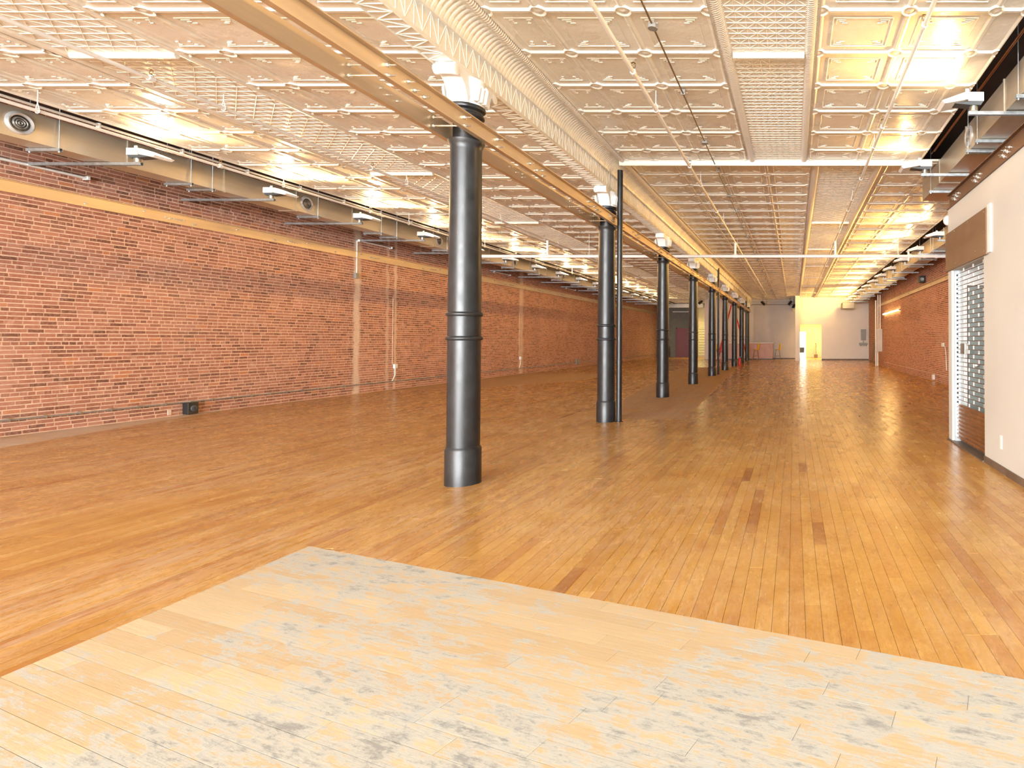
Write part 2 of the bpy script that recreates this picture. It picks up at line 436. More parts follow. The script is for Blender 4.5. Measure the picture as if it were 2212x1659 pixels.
# ------------------------------------------------------------------ BRICK WALLS
COURSE = .0627
def brick_wall(wall, X, sgn, y0, y1, z1, singles, skip=None):
    lst = []; r = 0; z = .004
    while z < z1:
        header = (r % 6 == 3); L = .098 if header else .202; off = random.uniform(0, L)
        y = y0 - off; wz = random.uniform(-.001, .001)
        while y < y1:
            l = L * random.uniform(.93, 1.05)
            if not header and random.random() < .07: l *= .5
            a, b = max(y, y0), min(y + l, y1); y += l
            if b - a < .03: continue
            j = .010 * random.uniform(.6, 1.2); zz = z + wz + random.uniform(-.0015, .0015)
            tn = min(1, max(.001, random.gauss(.52, .22))) if random.random() > .12 else random.uniform(.02, .22)
            if random.random() < .012: tn = 1.0
            lst.append((a + j / 2, b - j / 2, zz + .0065, zz + COURSE - .0065, random.uniform(.003, .0065), tn))
        z += COURSE; r += 1
    def put(m, q):
        a, b, c, d, h, tn = q; xf = X + sgn * h; c_ = .004
        vs = [(X - sgn * .003, a, c), (X - sgn * .003, b, c), (X - sgn * .003, b, d), (X - sgn * .003, a, d),
              (xf, a + c_, c + c_ * random.uniform(.6, 1.4)), (xf, b - c_, c + c_ * random.uniform(.6, 1.4)), (xf, b - c_, d - c_ * random.uniform(.6, 1.4)), (xf, a + c_, d - c_ * random.uniform(.6, 1.4))]
        fs = [(4, 5, 6, 7), (0, 1, 5, 4), (1, 2, 6, 5), (2, 3, 7, 6), (3, 0, 4, 7)]
        if sgn < 0: fs = [f[::-1] for f in fs]
        m.add(vs, fs, tn)
    if singles:
        def key(q):
            yc = (q[0] + q[1]) / 2; zc = (q[2] + q[3]) / 2
            if not in_frame(X, yc, zc): return 0
            if zc > 4.0: return 0
            return (q[1] - q[0]) * (q[3] - q[2]) / yc ** 3
        lst.sort(key=key, reverse=True)
        for q in lst[:singles]:
            m = MB(); put(m, q); m.build('brick', 'brick_face', wall)
        lst = lst[singles:]
    m = MB()
    for q in lst: put(m, q)
    m.build('brick_field', 'brick_face', wall, kind='stuff')
ZT = 4.95
mb = MB(); mb.box(XL - .3, XL, -13.8, YE + .2, -.3, ZT); wl = struct('wall_left', mb, 'mortar')
brick_wall(wl, XL, 1, 7.4, YE, ZT - .05, 300)
mb = MB(); mb.box(XR, XR + .3, 8.22, 33.4, -.3, ZT); mb.box(XR, XR + .5, 33.3, 33.5, -.3, ZT); wr = struct('wall_right', mb, 'mortar')
brick_wall(wr, XR, -1, 8.3, 33.3, ZT - .05, 0)
mb = MB(); mb.box(5.32, 5.6, 33.3, 41.2, -.3, ZT); wr2 = struct('wall_right_rear', mb, 'mortar')
brick_wall(wr2, 5.32, -1, 33.6, 41, ZT - .05, 0)

# front wall with the street windows (behind the camera)
mb = MB()
for (a, b) in ((-11.8, -11.2), (-7.4, -7.1), (-3.4, -3.1), (.6, .9), (4.5, 5.2)): mb.box(a, b, -13.7, -13.45, -.3, ZT)
mb.box(-11.2, 4.5, -13.7, -13.45, -.3, .75); mb.box(-11.2, 4.5, -13.7, -13.45, 4.15, ZT)
struct('wall_front', mb, 'wall_paint')
for i, (a, b) in enumerate(((-11.2, -7.4), (-7.1, -3.4), (-3.1, .6), (.9, 4.5))):
    mb = MB()
    for q in ((a, a + .06), ((a + b) / 2 - .03, (a + b) / 2 + .03), (b - .06, b)): mb.box(q[0], q[1], -13.62, -13.55, .75, 4.15)
    mb.box(a, b, -13.62, -13.55, .75, .81); mb.box(a, b, -13.62, -13.55, 4.09, 4.15)
    struct('window_%d' % (i + 1), mb, 'black_paint')

# deck above the tin ceiling
mb = MB(); mb.box(-11.8, 5.9, -13.8, YE + .2, ZT, ZT + .2); struct('ceiling_deck', mb, 'dark_void')

# ------------------------------------------------------------------ TIN CEILING
ZC = H(3.06)
mb = MB()
mb.box(-9.65, -3.39, -13.45, YE, ZC, ZC + .03); mb.box(-3.15, 2.16, -13.45, 9.8, ZC, ZC + .03); mb.box(-3.15, 3.75, 9.8, 43, ZC, ZC + .03)
ceil = struct('ceiling', mb, 'tin_paint')
def tile_mesh(m, x0, x1, y0, y1, detail):
    """embossed tin plate: recessed field, half mouldings on the four edges, rosette corners, thin inner frame"""
    z = ZC; kx = min(1, (x1 - x0) / .79); rr = .085; d = .020; e = .013; w = .034; g = .001
    x0 += g; x1 -= g; y0 += g; y1 -= g
    rx = rr * (.6 + .4 * kx)
    # edge mouldings, ends chamfered towards the corner rosettes
    for (ya, s) in ((y0, 1), (y1, -1)):
        a, b = x0 + rx, x1 - rx
        m.add([(a, ya, z - d), (b, ya, z - d), (b, ya + s * e, z - d), (a, ya + s * e, z - d), (b + .02, ya + s * w, z - .001), (a - .02, ya + s * w, z - .001), (a - .035, ya, z - .004), (b + .035, ya, z - .004)],
              [(0, 1, 2, 3), (3, 2, 4, 5), (0, 3, 5, 6), (1, 7, 4, 2)])
    for (xa, s) in ((x0, 1), (x1, -1)):
        a, b = y0 + rr, y1 - rr
        m.add([(xa, a, z - d * .8), (xa, b, z - d * .8), (xa + s * e, b, z - d * .8), (xa + s * e, a, z - d * .8), (xa + s * w, b + .02, z - .001), (xa + s * w, a - .02, z - .001), (xa, a - .035, z - .004), (xa, b + .035, z - .004)],
              [(0, 1, 2, 3), (3, 2, 4, 5), (0, 3, 5, 6), (1, 7, 4, 2)])
    for (xa, sx) in ((x0, 1), (x1, -1)):      # quarter rosettes
        for (ya, sy) in ((y0, 1), (y1, -1)):
            pts = [(0, 1), (.42, .92), (.75, .62), (.95, .3), (1, 0)]
            o = [(xa + sx * u * rx, ya + sy * v * rr, z - .001) for u, v in pts]
            i1 = [(xa + sx * u * rx * .86, ya + sy * v * rr * .86, z - .020) for u, v in pts]
            i2 = [(xa + sx * u * rx * .62, ya + sy * v * rr * .62, z - .010) for u, v in pts]
            n = 5; c = (xa, ya, z - .019)
            m.add(o + i1 + i2 + [c], [(k, k + 1, n + k + 1, n + k) for k in range(4)] + [(n + k, n + k + 1, 2 * n + k + 1, 2 * n + k) for k in range(4)] + [(2 * n + k, 2 * n + k + 1, 3 * n) for k in range(4)])
    if x1 - x0 < .3: return
    ix, iy = .075 + .05 * kx, .13; a, b, c, dd = x0 + ix, x1 - ix, y0 + iy, y1 - iy; dn = (0, 0, -1)
    for p, q in (((a, c), (b, c)), ((b, c), (b, dd)), ((b, dd), (a, dd)), ((a, dd), (a, c))):
        m.ridge((*p, z), (*q, z), dn, .014, .007)
    if detail:      # little key pattern in the corners of the frame
        for cx, sx in ((a, 1), (b, -1)):
            for cy, sy in ((c, 1), (dd, -1)):
                for k, (u0, u1, vv) in enumerate(((.03, .12 * kx, .035), (.06, .11 * kx, .065), (.09 * kx, .14 * kx, .09))):
                    m.ridge((cx + sx * u0, cy + sy * vv, z), (cx + sx * u1, cy + sy * vv, z), dn, .010, .006)
                m.ridge((cx + sx * .035, cy + sy * .035, z), (cx + sx * .035, cy + sy * .11, z), dn, .010, .006)
tiles = []
colsL = [(-9.65, -9.13), (-9.13, -8.34), (-8.34, -7.86), (-6.49, -6.01), (-6.01, -5.22), (-5.22, -4.43), (-4.43, -3.64)]
colsA = [(-2.86, -2.37), (-2.37, -1.58), (-1.58, -.79), (.25, 1.07), (1.07, 1.88), (1.88, 2.16)]
colsB = [(-2.83, -2.05), (-2.05, -1.27), (-1.27, -.49), (-.49, .29), (1.62, 2.42), (2.42, 3.20), (3.20, 3.75)]
y = 6.08 - .786 * 10
while y < 47.5:
    for c in colsL: tiles.append((*c, y, min(y + .786, YE)))
    y += .786
y = 6.08 - .786 * 10
while y < 9.6:
    for c in colsA: tiles.append((*c, y, min(y + .786, 9.77)))
    y += .786
y = 9.83
while y < 42.6:
    for c in colsB: tiles.append((*c, y, min(y + .752, 43)))
    y += .752
def tkey(q):
    xc, yc = (q[0] + q[1]) / 2, (q[2] + q[3]) / 2
    if not in_frame(xc, yc, ZC, 60): return 0
    u, v = proj(xc, yc, ZC)
    return (q[1] - q[0]) * (q[3] - q[2]) / max(yc, 1) ** 3
tiles.sort(key=tkey, reverse=True)
for q in tiles[:300]:
    m = MB(); tile_mesh(m, *q, True); m.build('tile', 'tin_paint', ceil)
m = MB()
for q in tiles[300:]: tile_mesh(m, *q, q[2] > 0 and q[2] < 24)
m.build('tile_field', 'tin_paint', ceil, kind='stuff')
# lattice panels between the cross mouldings
def lattice(x0, x1, y0, y1, cell):
    m = MB(); dn = (0, 0, -1); z = ZC; nx = max(2, round((x1 - x0) / cell)); cw = (x1 - x0) / nx; ny = round((y1 - y0) / cw); ch = (y1 - y0) / ny
    for i in range(1, nx): m.ridge((x0 + i * cw, y0, z), (x0 + i * cw, y1, z), dn, .009, .004)
    for j in range(1, ny): m.ridge((x0, y0 + j * ch, z), (x1, y0 + j * ch, z), dn, .010, .006)
    for j in range(0, ny, 2):
        for i in range(0, nx, 2):
            a = (x0 + i * cw, y0 + j * ch); b = (min(a[0] + 2 * cw, x1), min(a[1] + 2 * ch, y1))
            m.ridge((a[0], a[1], z), (b[0], b[1], z), dn, .007, .004); m.ridge((a[0], b[1], z), (b[0], a[1], z), dn, .007, .004)
    m.build('lattice_panel', 'tin_paint', ceil)
def cross_rib(x0, x1, y, w=.065, h=.05):
    m = MB(); m.prism([(y - w / 2, ZC), (y - w / 2 + .006, ZC - h * .7), (y - w * .2, ZC - h), (y + w * .2, ZC - h), (y + w / 2, ZC - h * .4), (y + w / 2, ZC)], 'X', x0, x1)
    fixn(m.build('cross_moulding', 'tin_paint', ceil, smooth=True))
ribs = [-2.4, 1.74, 6.12, 10.5, 14.88, 19.26, 23.64, 28.02, 32.4, 36.8, 41.2]
for a, b in zip(ribs, ribs[1:] + [47]):
    lattice(-7.72, -6.59, a + .035, b - .035, .125)
for r in ribs[1:]: cross_rib(-7.72, -6.59, r)
for a, b in ((-2.4, 1.74), (1.74, 6.12), (6.12, 9.75)): lattice(-.65, .11, a + .035, b - .035, .095)
for r in (1.74, 6.12): cross_rib(-.65, .11, r)
for a, b in zip([9.88] + ribs[4:], ribs[4:] + [43]):
    lattice(.46, 1.42, a + .035, b - .035, .12)
for r in ribs[4:]: cross_rib(.46, 1.42, r)
cross_rib(-2.97, 2.16, 9.8, .09, .085)
def border(x0, x1, y0, y1, mat='tin_rope', h=.035):
    m = MB(); n = 7; xc = (x0 + x1) / 2; w = (x1 - x0) / 2
    poly = [(xc - w, ZC)] + [(xc - w * .78 * math.cos(math.pi * k / n), ZC - .006 - h * math.sin(math.pi * k / n)) for k in range(n + 1)] + [(xc + w, ZC)]
    yy = y0
    m.prism(poly, 'Y', y0, y1); fixn(m.build('rope_border', mat, ceil, smooth=True))
for (a, b, c, d) in ((-.77, -.65, -2.4, 9.76), (.11, .23, -2.4, 9.76), (-2.97, -2.86, -2.4, 9.76), (-2.97, -2.84, 9.84, 43), (.30, .46, 9.84, 43), (1.42, 1.56, 9.84, 41.1)):
    border(a, b, c, d)
for (a, b, c, d) in ((-7.86, -7.72, -2.4, YE), (-6.59, -6.49, -2.4, YE), (-9.66, -9.6, -2.4, YE)): border(a, b, c, d, 'tin_paint', .02)

# boxed main beam, tin clad, with lattice relief and a leaf cornice on both sides
BX0, BX1, BZ = -3.39, -3.15, H(2.60); BT = H(2.87)
mb = MB(); mb.box(BX0, BX1, -13.45, 43, BZ, ZC + .03)
beam = struct('ceiling_beam', mb, 'tin_paint')
m = MB(); p = .11
y = -2.3; k = 0
while y < 30:
    for X, nx in ((BX1, 1), (BX0, -1)):
        if y < 30:
            m.ridge((X, y, BZ + .02), (X, y, BT - .02), (nx, 0, 0), .009, .004)
            if k % 2: m.ridge((X, y, BZ + .02), (X, y + p, BT - .02), (nx, 0, 0), .008, .004)
            else: m.ridge((X, y, BT - .02), (X, y + p, BZ + .02), (nx, 0, 0), .008, .004)
    m.ridge((BX0 + .02, y, BZ), (BX1 - .02, y, BZ), (0, 0, -1), .010, .006)
    m.ridge((BX0 + .02, y if k % 2 else y + p, BZ), (BX1 - .02, y + p if k % 2 else y, BZ), (0, 0, -1), .009, .006)
    y += p; k += 1
for X, nx in ((BX1, 1), (BX0, -1)):
    for z in (BZ + .012, BT - .012): m.ridge((X, -2.3, z), (X, 43, z), (nx, 0, 0), .02, .012)
for x in (BX0 + .012, BX1 - .012): m.ridge((x, -2.3, BZ), (x, 43, BZ), (0, 0, -1), .02, .012)
m.build('lattice_relief', 'tin_paint', beam)
for (X, sg, wd) in ((BX1, 1, .18), (BX0, -1, .25)):
    m = MB(); pitch = .062; prof = 6; y = -2.3; rows = []
    sub = 4
    ny = int((43 + 2.3) / pitch * sub)
    for j in range(ny + 1):
        yy = -2.3 + j * pitch / sub; ph = (j % sub) / sub
        bulge = math.sin(math.pi * ph) ** .7
        row = []
        for i in range(prof + 1):
            a = i / prof * math.pi / 2
            u = 1 - math.cos(a); w = math.sin(a)          # cove from the beam face out to the ceiling
            amp = .008 * bulge * math.sin(math.pi * min(1, i / prof * 1.0))
            row.append((X + sg * (wd * (1 - math.cos(a)) ** .9 + amp), yy, BT + (ZC - BT) * w - amp))
        rows.append(row)
    vs = [v for r_ in rows for v in r_]; n = prof + 1
    m.add(vs, [(j * n + i, j * n + i + 1, (j + 1) * n + i + 1, (j + 1) * n + i) for j in range(ny) for i in range(prof)])
    m.build('leaf_cornice', 'tin_paint', beam, smooth=False)

# ------------------------------------------------------------------ COLUMNS
CX = -3.245; COLY = [5.69 + 4.31 * k for k in range(9)]
def column(loc, label):
    x, y, _ = loc
    t = thing('iron_column', label, 'column', loc, 'black iron columns along the room')
    m = MB(); m.lathe([(.160, 0), (.160, .335), (.152, .352), (.147, .365)], loc, 32); m.build('base_sleeve', 'black_iron', t, smooth=True)
    m = MB(); m.lathe([(.146, .36), (.146, 1.40), (.146, 1.60), (.139, 3.27), (.141, 3.30), (.150, 3.325), (.162, 3.35), (.164, 3.36), (.13, 3.365)], loc, 32); m.build('shaft', 'black_iron', t, smooth=True)
    for zz in (1.42, 1.655):
        m = MB(); m.lathe([(.144, zz - .022), (.154, zz - .02), (.160, zz - .012), (.164, zz), (.160, zz + .012), (.150, zz + .02), (.144, zz + .022)], loc, 32); m.build('ring', 'black_iron', t, smooth=True)
    m = MB(); m.lathe([(.118, 3.35), (.118, 3.55), (.128, 3.575), (.152, 3.59), (.160, 3.605), (.156, 3.625), (.140, 3.635), (.140, 3.655), (.166, 3.672), (.170, 3.69), (.166, 3.705), (.12, 3.706)], loc, 32); m.build('neck', 'black_iron', t, smooth=True)
    # white capital: tapered block, scroll brackets fore and aft, leaf bosses at the sides
    m = MB(); zb, zt = 3.706, BZ - .006
    side = [(-.15, zb), (.15, zb), (.165, zb + .05), (.20, zb + .14), (.30, zb + .215), (.36, zb + .225), (.36, zt), (-.36, zt), (-.36, zb + .225), (-.30, zb + .215), (-.20, zb + .14), (-.165, zb + .05)]
    m.prism([(y + a, b) for a, b in side], 'X', x - .095, x + .095)
    cap = fixn(m.build('capital', 'white_paint', t, smooth=True, bevel=.006))
    for s in (-1, 1):
        m = MB(); m.lathe([(.0, -.104), (.030, -.106), (.048, -.10), (.05, -.07), (.042, -.055), (.042, .055), (.05, .07), (.048, .10), (.030, .106), (.0, .104)], (x, y + s * .345, zt - .065), 20, 'X', cap=False); fixn(m.build('scroll', 'white_paint', cap, smooth=True))
    m = MB(); m.lathe([(.150, 0), (.158, .02), (.150, .04), (.140, .06), (.150, .12), (.165, .19), (.165, zt - zb - .03)], (x, y, zb), 20); m.build('leaf_drum', 'white_paint', cap, smooth=True)
    for s in (-1, 1):
        for k in (-2, -1, 0, 1, 2):
            m = MB(); X = x + s * (.135 + .012 * (2 - abs(k))); yy = y + k * .05
            m.add([(X, yy - .03, zb + .02), (X, yy + .03, zb + .02), (X + s * .035, yy, zb + .03), (X + s * .01, yy - .04, zb + .15), (X + s * .01, yy + .04, zb + .15), (X + s * .055, yy, zb + .16), (X + s * .03, yy, zb + .20)],
                  [(0, 1, 2), (0, 2, 5, 3), (1, 4, 5, 2), (3, 5, 6), (4, 6, 5)]); m.build('leaf', 'white_paint', cap, smooth=True)
    return t
col0 = column((CX, COLY[0], 0), 'large black iron column nearest the camera, standing alone in the foreground')
clab = {1: 'black iron column beside the nearest slender pipe, second of the row', 2: 'third black iron column from the camera, on the dull unvarnished strip',
        3: 'fourth black iron column from the camera, just right of the red door', 4: 'fifth black iron column, beside the second slender pipe',
        5: 'sixth black iron column, left of the red ladder top', 6: 'seventh black iron column, next to the red fire extinguisher',
        7: 'eighth black iron column from the camera, in front of the ladder legs', 8: 'farthest black iron column, in front of the grey back wall'}
for k in range(1, 9):
    c = copy_tree(col0, (CX, COLY[k], 0)); c['label'] = clab[k]
# slender posts
for i, (X, Y, rr, top, lb) in enumerate(((-3.015, 9.98, .047, H(2.95), 'slender black pipe post standing beside the second iron column'),
                                     (-3.115, 23.8, .042, H(3.0), 'slender black pipe post beside the fifth iron column'),
                                     (-3.16, 38.3, .045, H(3.0), 'farthest slender black pipe post near the grey wall'))):
    t = thing('pipe_post', lb, 'pipe', (X, Y, 0), 'slender black pipe posts')
    m = MB(); m.cyl((X, Y, .0), (X, Y, top), rr, 20); m.build('pipe', 'black_iron', t, smooth=True)
    m = MB(); m.lathe([(rr + .02, 0), (rr + .02, .008), (rr + .006, .012)], (X, Y, 0), 20); m.build('base_collar', 'black_iron', t, smooth=True)
    m = MB(); m.lathe([(rr + .006, 0), (rr + .006, .05)], (X, Y, 1.0), 20); m.build('coupling', 'black_iron', t, smooth=True)

# ------------------------------------------------------------------ STEEL CHANNELS
def channel(label, X, side, z0, z1, y0, y1, mat='channel_gold', flange=.055, group=None):
    t = thing('steel_channel', label, 'beam', (X, y0, z0), group)
    th = .009; s = side
    for (ya, yb) in (((y0, y1),) if y1 - y0 < 20 else ((y0, 4.9 + 0), (4.9, 18), (18, y1)) if False else ((y0, y1),)):
        prof = [(X, z0), (X + s * flange, z0), (X + s * flange, z0 + th), (X + s * th, z0 + th), (X + s * th, z1 - th), (X + s * flange, z1 - th), (X + s * flange, z1), (X, z1)]
        m = MB(); m.prism(prof, 'Y', ya, yb); fixn(m.build('channel_bar', mat, t))
    return t
def bolt(parent, X, Y, Z, s, r=.014, L=.03):
    m = MB(); m.cyl((X, Y, Z), (X + s * .006, Y, Z), r * 1.5, 10); m.cyl((X + s * .006, Y, Z), (X + s * .018, Y, Z), r, 6); m.cyl((X + s * .018, Y, Z), (X + s * (.018 + L), Y, Z), r * .5, 8)
    return m.build('bolt', 'bright_bolt', parent, smooth=True)
CH0, CH1 = H(1.975), H(2.135)
cr = channel('tan steel channel bolted along the right side of the iron columns', -3.105, 1, CH0, CH1, -1.5, 41)
cl = channel('tan steel channel bolted along the left side of the iron columns', -3.395, -1, CH0, CH1, -1.5, 41)
Zm = (CH0 + CH1) / 2
for k in range(-1, 9):
    yc = 5.69 + 4.31 * k
    big = k < 5
    for dy, zs, through in ((-.30, (-.04, .04), 1), (.30, (-.04, .04), 1), (2.98, (-.04, .04), 1), (1.05, (.02,), 0), (1.22, (-.01,), 0), (1.38, (.035, -.035), 0), (3.22, (.02,), 0), (3.30, (-.015,), 0), (3.42, (-.02,), 0)):
        Y = yc + dy
        if Y < 3 or Y > 40.8 or (not big and abs(dy) > .5 and dy != 1.22): continue
        for dz in zs:
            if through:
                m = MB(); m.cyl((-3.43, Y, Zm + dz), (-3.03, Y, Zm + dz), .008, 8); m.cyl((-3.42, Y, Zm + dz), (-3.40, Y, Zm + dz), .018, 6)
                m.cyl((-3.385, Y, Zm + dz), (-3.37, Y, Zm + dz), .018, 6); m.cyl((-3.095, Y, Zm + dz), (-3.078, Y, Zm + dz), .02, 6)
                m.build('threaded_rod', 'bright_bolt', cr, smooth=True)
            else:
                bolt(cr, -3.095, Y, Zm + dz, 1); bolt(cl, -3.395, Y + .1, Zm + dz * .6, 1, .009)
cw = channel('tan steel channel running along the left brick wall above head height', XL + .012, 1, H(2.155), H(2.335), 6.5, 48, flange=.05)
y = 9.3; k = 0
while y < 40:
    bolt(cw, XL + .02, y, H(2.28 if k % 2 else 2.21), 1, .013)
    if k % 3 == 1:
        for d in (0, .05, .11, .17, .24, .30): bolt(cw, XL + .02, y + .35 + d, H(2.245 + random.uniform(-.012, .012)), 1, .012)
    y += .85; k += 1
cp = channel('brown steel channel on top of the white partition, with bolt clusters', XP + .03, -1, H(1.857), H(2.065), -2.3, 8.22, 'channel_brown', .05)
for yc in (5.0, 5.9, 6.85, 7.75):
    for d, dz in ((0, .03), (.06, 0), (.12, .035), (.16, -.02), (.2, .01)): bolt(cp, XP + .02, yc + d, H(1.955 + dz), -1, .012)
ce = channel('tan steel channel running along the right brick wall', XR - .012, -1, H(1.90), H(2.06), 8.4, 33.2, 'channel_gold', .05)
for yc in range(10, 33, 2): bolt(ce, XR - .02, yc + .3, H(1.98), -1, .013)

# ------------------------------------------------------------------ WHITE PARTITION WITH THE ROLLING GRILLE
WT = H(1.855)
mb = MB(); mb.box(XP, XP + .15, -13.45, 6.68, .075, WT); mb.box(XR, XR + .2, -13.45, 8.22, 0, ZT); mb.box(XP, XP + .15, 6.68, 8.05, 2.37, WT); mb.box(XP, XP + .15, 8.05, 8.22, .012, WT)
mb.box(XP + .15, 2.43, 8.10, 8.22, 0, WT); mb.box(2.43, 3.35, 8.10, 8.22, 2.17, WT); mb.box(3.35, XR, 8.10, 8.22, 0, WT)
struct('wall_partition', mb, 'wall_paint')
mb = MB(); mb.box(XP - .012, XP + .01, -13.45, 6.68, 0, .075); struct('baseboard_right', mb, 'baseboard_brown')
mb = MB(); mb.box(XP + .06, XP + .10, -2.4, 8.15, WT + .215, WT + .26); mb.build('light_conduit', 'white_plastic', None, label='long pale wood batten lying above the channel on the partition', cat='batten')
mb = MB(); mb.box(XP - .028, XP - .004, 6.52, 8.26, 2.375, 2.91)
bp = mb.build('board_panel', 'brown_board', None, bevel=.003, label='brown hardboard panel screwed above the rolling grille', cat='panel')
for (yy, zz) in ((6.58, 2.87), (6.58, 2.64), (6.58, 2.42), (7.2, 2.88), (7.8, 2.88), (8.2, 2.87), (8.2, 2.42), (6.9, 2.47), (7.75, 2.44)):
    m = MB(); m.cyl((XP - .028, yy, zz), (XP - .031, yy, zz), .008, 8); m.build('screw', 'bright_bolt', bp)
mb = MB(); mb.box(XP - .022, XP - .001, 6.40, 6.50, 2.385, 2.93); mb.build('wall_trim', 'white_paint', None, bevel=.002, label='short white wooden upright beside the brown panel', cat='trim')
g = thing('rolling_grille', 'rolling security grille of rods and white links in the partition opening', 'grille', (XP + .07, 7.36, 0))
n_r = 32; gz0, gz1 = .53, 2.375; pitch = (gz1 - gz0) / n_r
gm = MB(); gm.cyl((XP + .07, 6.68, 0), (XP + .07, 8.03, 0), .0055, 8); gm.v = [(a, b, c) for a, b, c in gm.v]
rod0 = gm.build('rod', 'rod_brown', g, smooth=True)
for k in range(n_r + 1):
    r_ = rod0 if k == 0 else rod0.copy()
    if k: C.objects.link(r_)
    r_.location = (0, 0, gz0 + k * pitch)
lm = MB(); lm.box(XP + .063, XP + .077, -.013, .013, .006, pitch - .006); 
link0 = None
for ci, yy in enumerate((6.70, 6.905, 7.10, 7.31, 7.50, 7.72, 7.92)):
    for k in range(n_r):
        if (k + ci) % 2: continue
        if link0 is None: link0 = lm.build('link', 'link_white', g); l_ = link0; oy = 0
        else: l_ = link0.copy(); C.objects.link(l_)
        l_.location = (0, yy, gz0 + k * pitch)
m = MB()
for k in range(9): m.prism([(XP + .055, .055 + k * .053), (XP + .085, .055 + k * .053), (XP + .092, .055 + k * .053 + .026), (XP + .085, .055 + k * .053 + .051), (XP + .055, .055 + k * .053 + .051), (XP + .048, .055 + k * .053 + .026)], 'Y', 6.685, 8.03)
fixn(m.build('bottom_slats', 'slat_floor_reflection', g))
m = MB(); m.box(XP + .03, XP + .11, 8.0, 8.05, 0.01, 2.37); m.build('guide_track', 'zinc', g)
m = MB()
for k in range(36): m.box(XP + .052, XP + .075, 7.996, 8.0, .1 + k * .0625, .125 + k * .0625)
m.build('track_slots', 'black_paint', g, kind='stuff')
m = MB(); m.box(XP + .045, XP + .095, 7.60, 7.80, 1.22, 1.36); m.build('lock_box', 'sheet_steel', g, bevel=.004)
m = MB(); m.box(XP - .03, XP + .15, 6.68, 8.22, 0, .014); struct('trim_1', m, 'baseboard_brown')
m = MB(); m.box(2.45, 3.33, 8.12, 8.16, .01, 2.16); d_ = struct('door_1', m, 'green_door_paint')
m = MB(); m.lathe([(.02, 0), (.02, -.03), (.03, -.05), (.03, -.07), (0.01, -.08)], (2.55, 8.12, 1.05), 16, 'Y'); m.build('door_knob', 'bright_bolt', d_, smooth=True)
# wall lamp-like round fitting at the end of the partition
m = MB(); m.lathe([(.055, 0), (.07, .02), (.075, .06), (.06, .10), (.02, .12)], (XP + .02, 8.22, 3.12), 20, 'Y'); m.build('round_detector', 'white_plastic', None, smooth=True, label='round white fitting on the end of the partition above the panel', cat='detector')
for (yy, zz, lb) in ((6.15, .30, 'small white cover plate low on the partition right of the grille'), ):
    m = MB(); m.box(XP - .008, XP, yy - .03, yy + .02, zz - .05, zz + .09); m.build('cover_plate', 'white_plastic', None, label=lb, cat='wall plate')

# ------------------------------------------------------------------ DUCTS
def diffuser(parent, X, s, Y, Z):
    d = MB(); d.lathe([(.150, 0), (.150, .012), (.128, .030), (.105, .018), (.100, -.02)], (X, Y, Z), 32, 'X' , cap=False)
    if s < 0: d.v = [(2 * X - a, b, c) for a, b, c in d.v]
    o = fixn(d.build('diffuser', 'white_paint' if False else 'link_white', parent, smooth=True))
    m = MB(); m.lathe([(.104, .004), (.104, .005)], (X, Y, Z), 24, 'X'); m.build('diffuser_throat', 'black_paint', o)
    for r_ in (.082, .055, .030):
        q = MB(); q.lathe([(r_, .006), (r_ - .012, .022), (r_ - .02, .010)], (X, Y, Z), 28, 'X', cap=False)
        if s < 0: q.v = [(2 * X - a, b, c) for a, b, c in q.v]
        q.build('diffuser_cone', 'grey_box', o, smooth=True)
def duct(label, x0, x1, z0, z1, y0, y1, face, seams, diffs):
    t = thing('air_duct', label, 'duct', ((x0 + x1) / 2, y0, z0))
    ys = [y0] + [s for s in seams if y0 < s < y1] + [y1]
    for a, b in zip(ys, ys[1:]):
        m = MB(); m.box(x0, x1, a + .002, b - .002, z0, z1); m.build('duct_section', 'galvanized', t)
    for a in ys[1:-1]:
        m = MB(); m.box(x0 - .012, x1 + .012, a - .014, a + .014, z0 - .012, z1 + .012); m.build('seam_flange', 'galvanized', t)
    X = x1 if face > 0 else x0
    for yd in diffs: diffuser(t, X, face, yd, (z0 + z1) / 2 + .005)
    return t
fr = lambda a, b, s: [a + s * k for k in range(int((b - a) / s) + 1)]
duct('long galvanized air duct along the left brick wall', -10.55, -10.20, H(2.66), H(3.05), 1, 46, 1, fr(2.8, 45, 1.5), [7.56, 12.04, 16.55, 21.05, 25.5, 30])
duct('short galvanized air duct above the white partition', 2.457, 2.93, H(2.66), H(3.04), 1, 11.0, -1, fr(2.2, 10, 1.5), [8.05])
duct('galvanized air duct running along the far right brick wall', 3.98, 4.42, H(2.56), H(2.98), 14, 39.5, -1, fr(15.3, 39, 1.5), [18.2, 22.7, 27.2])
m = MB(); m.box(3.2, 3.96, 37.9, 39.4, H(2.1), H(2.50)); m.build('duct_end_box', 'grey_box', None, bevel=.01, label='low galvanized box at the far end of the right duct', cat='duct')

def strut(mb_, x0, x1, Y, Z):
    mb_.box(x0, x1, Y - .0205, Y - .0175, Z - .041, Z); mb_.box(x0, x1, Y + .0175, Y + .0205, Z - .041, Z); mb_.box(x0, x1, Y - .02, Y + .02, Z - .003, Z)
    mb_.box(x0, x1, Y - .02, Y - .01, Z - .041, Z - .036); mb_.box(x0, x1, Y + .01, Y + .02, Z - .041, Z - .036)
def hanger(x0, x1, Y, Z, top, label, grp):
    t = thing('duct_hanger', label, 'hanger', ((x0 + x1) / 2, Y, Z), grp)
    m = MB(); strut(m, x0 - .06, x1 + .06, Y, Z); m.build('strut', 'zinc', t)
    for X in (x0 - .03, x1 + .03):
        m = MB(); m.cyl((X, Y, Z - .06), (X, Y, top), .006, 8); m.cyl((X, Y, Z - .053), (X, Y, Z - .043), .013, 6); m.build('rod', 'zinc', t, smooth=True)
    return t
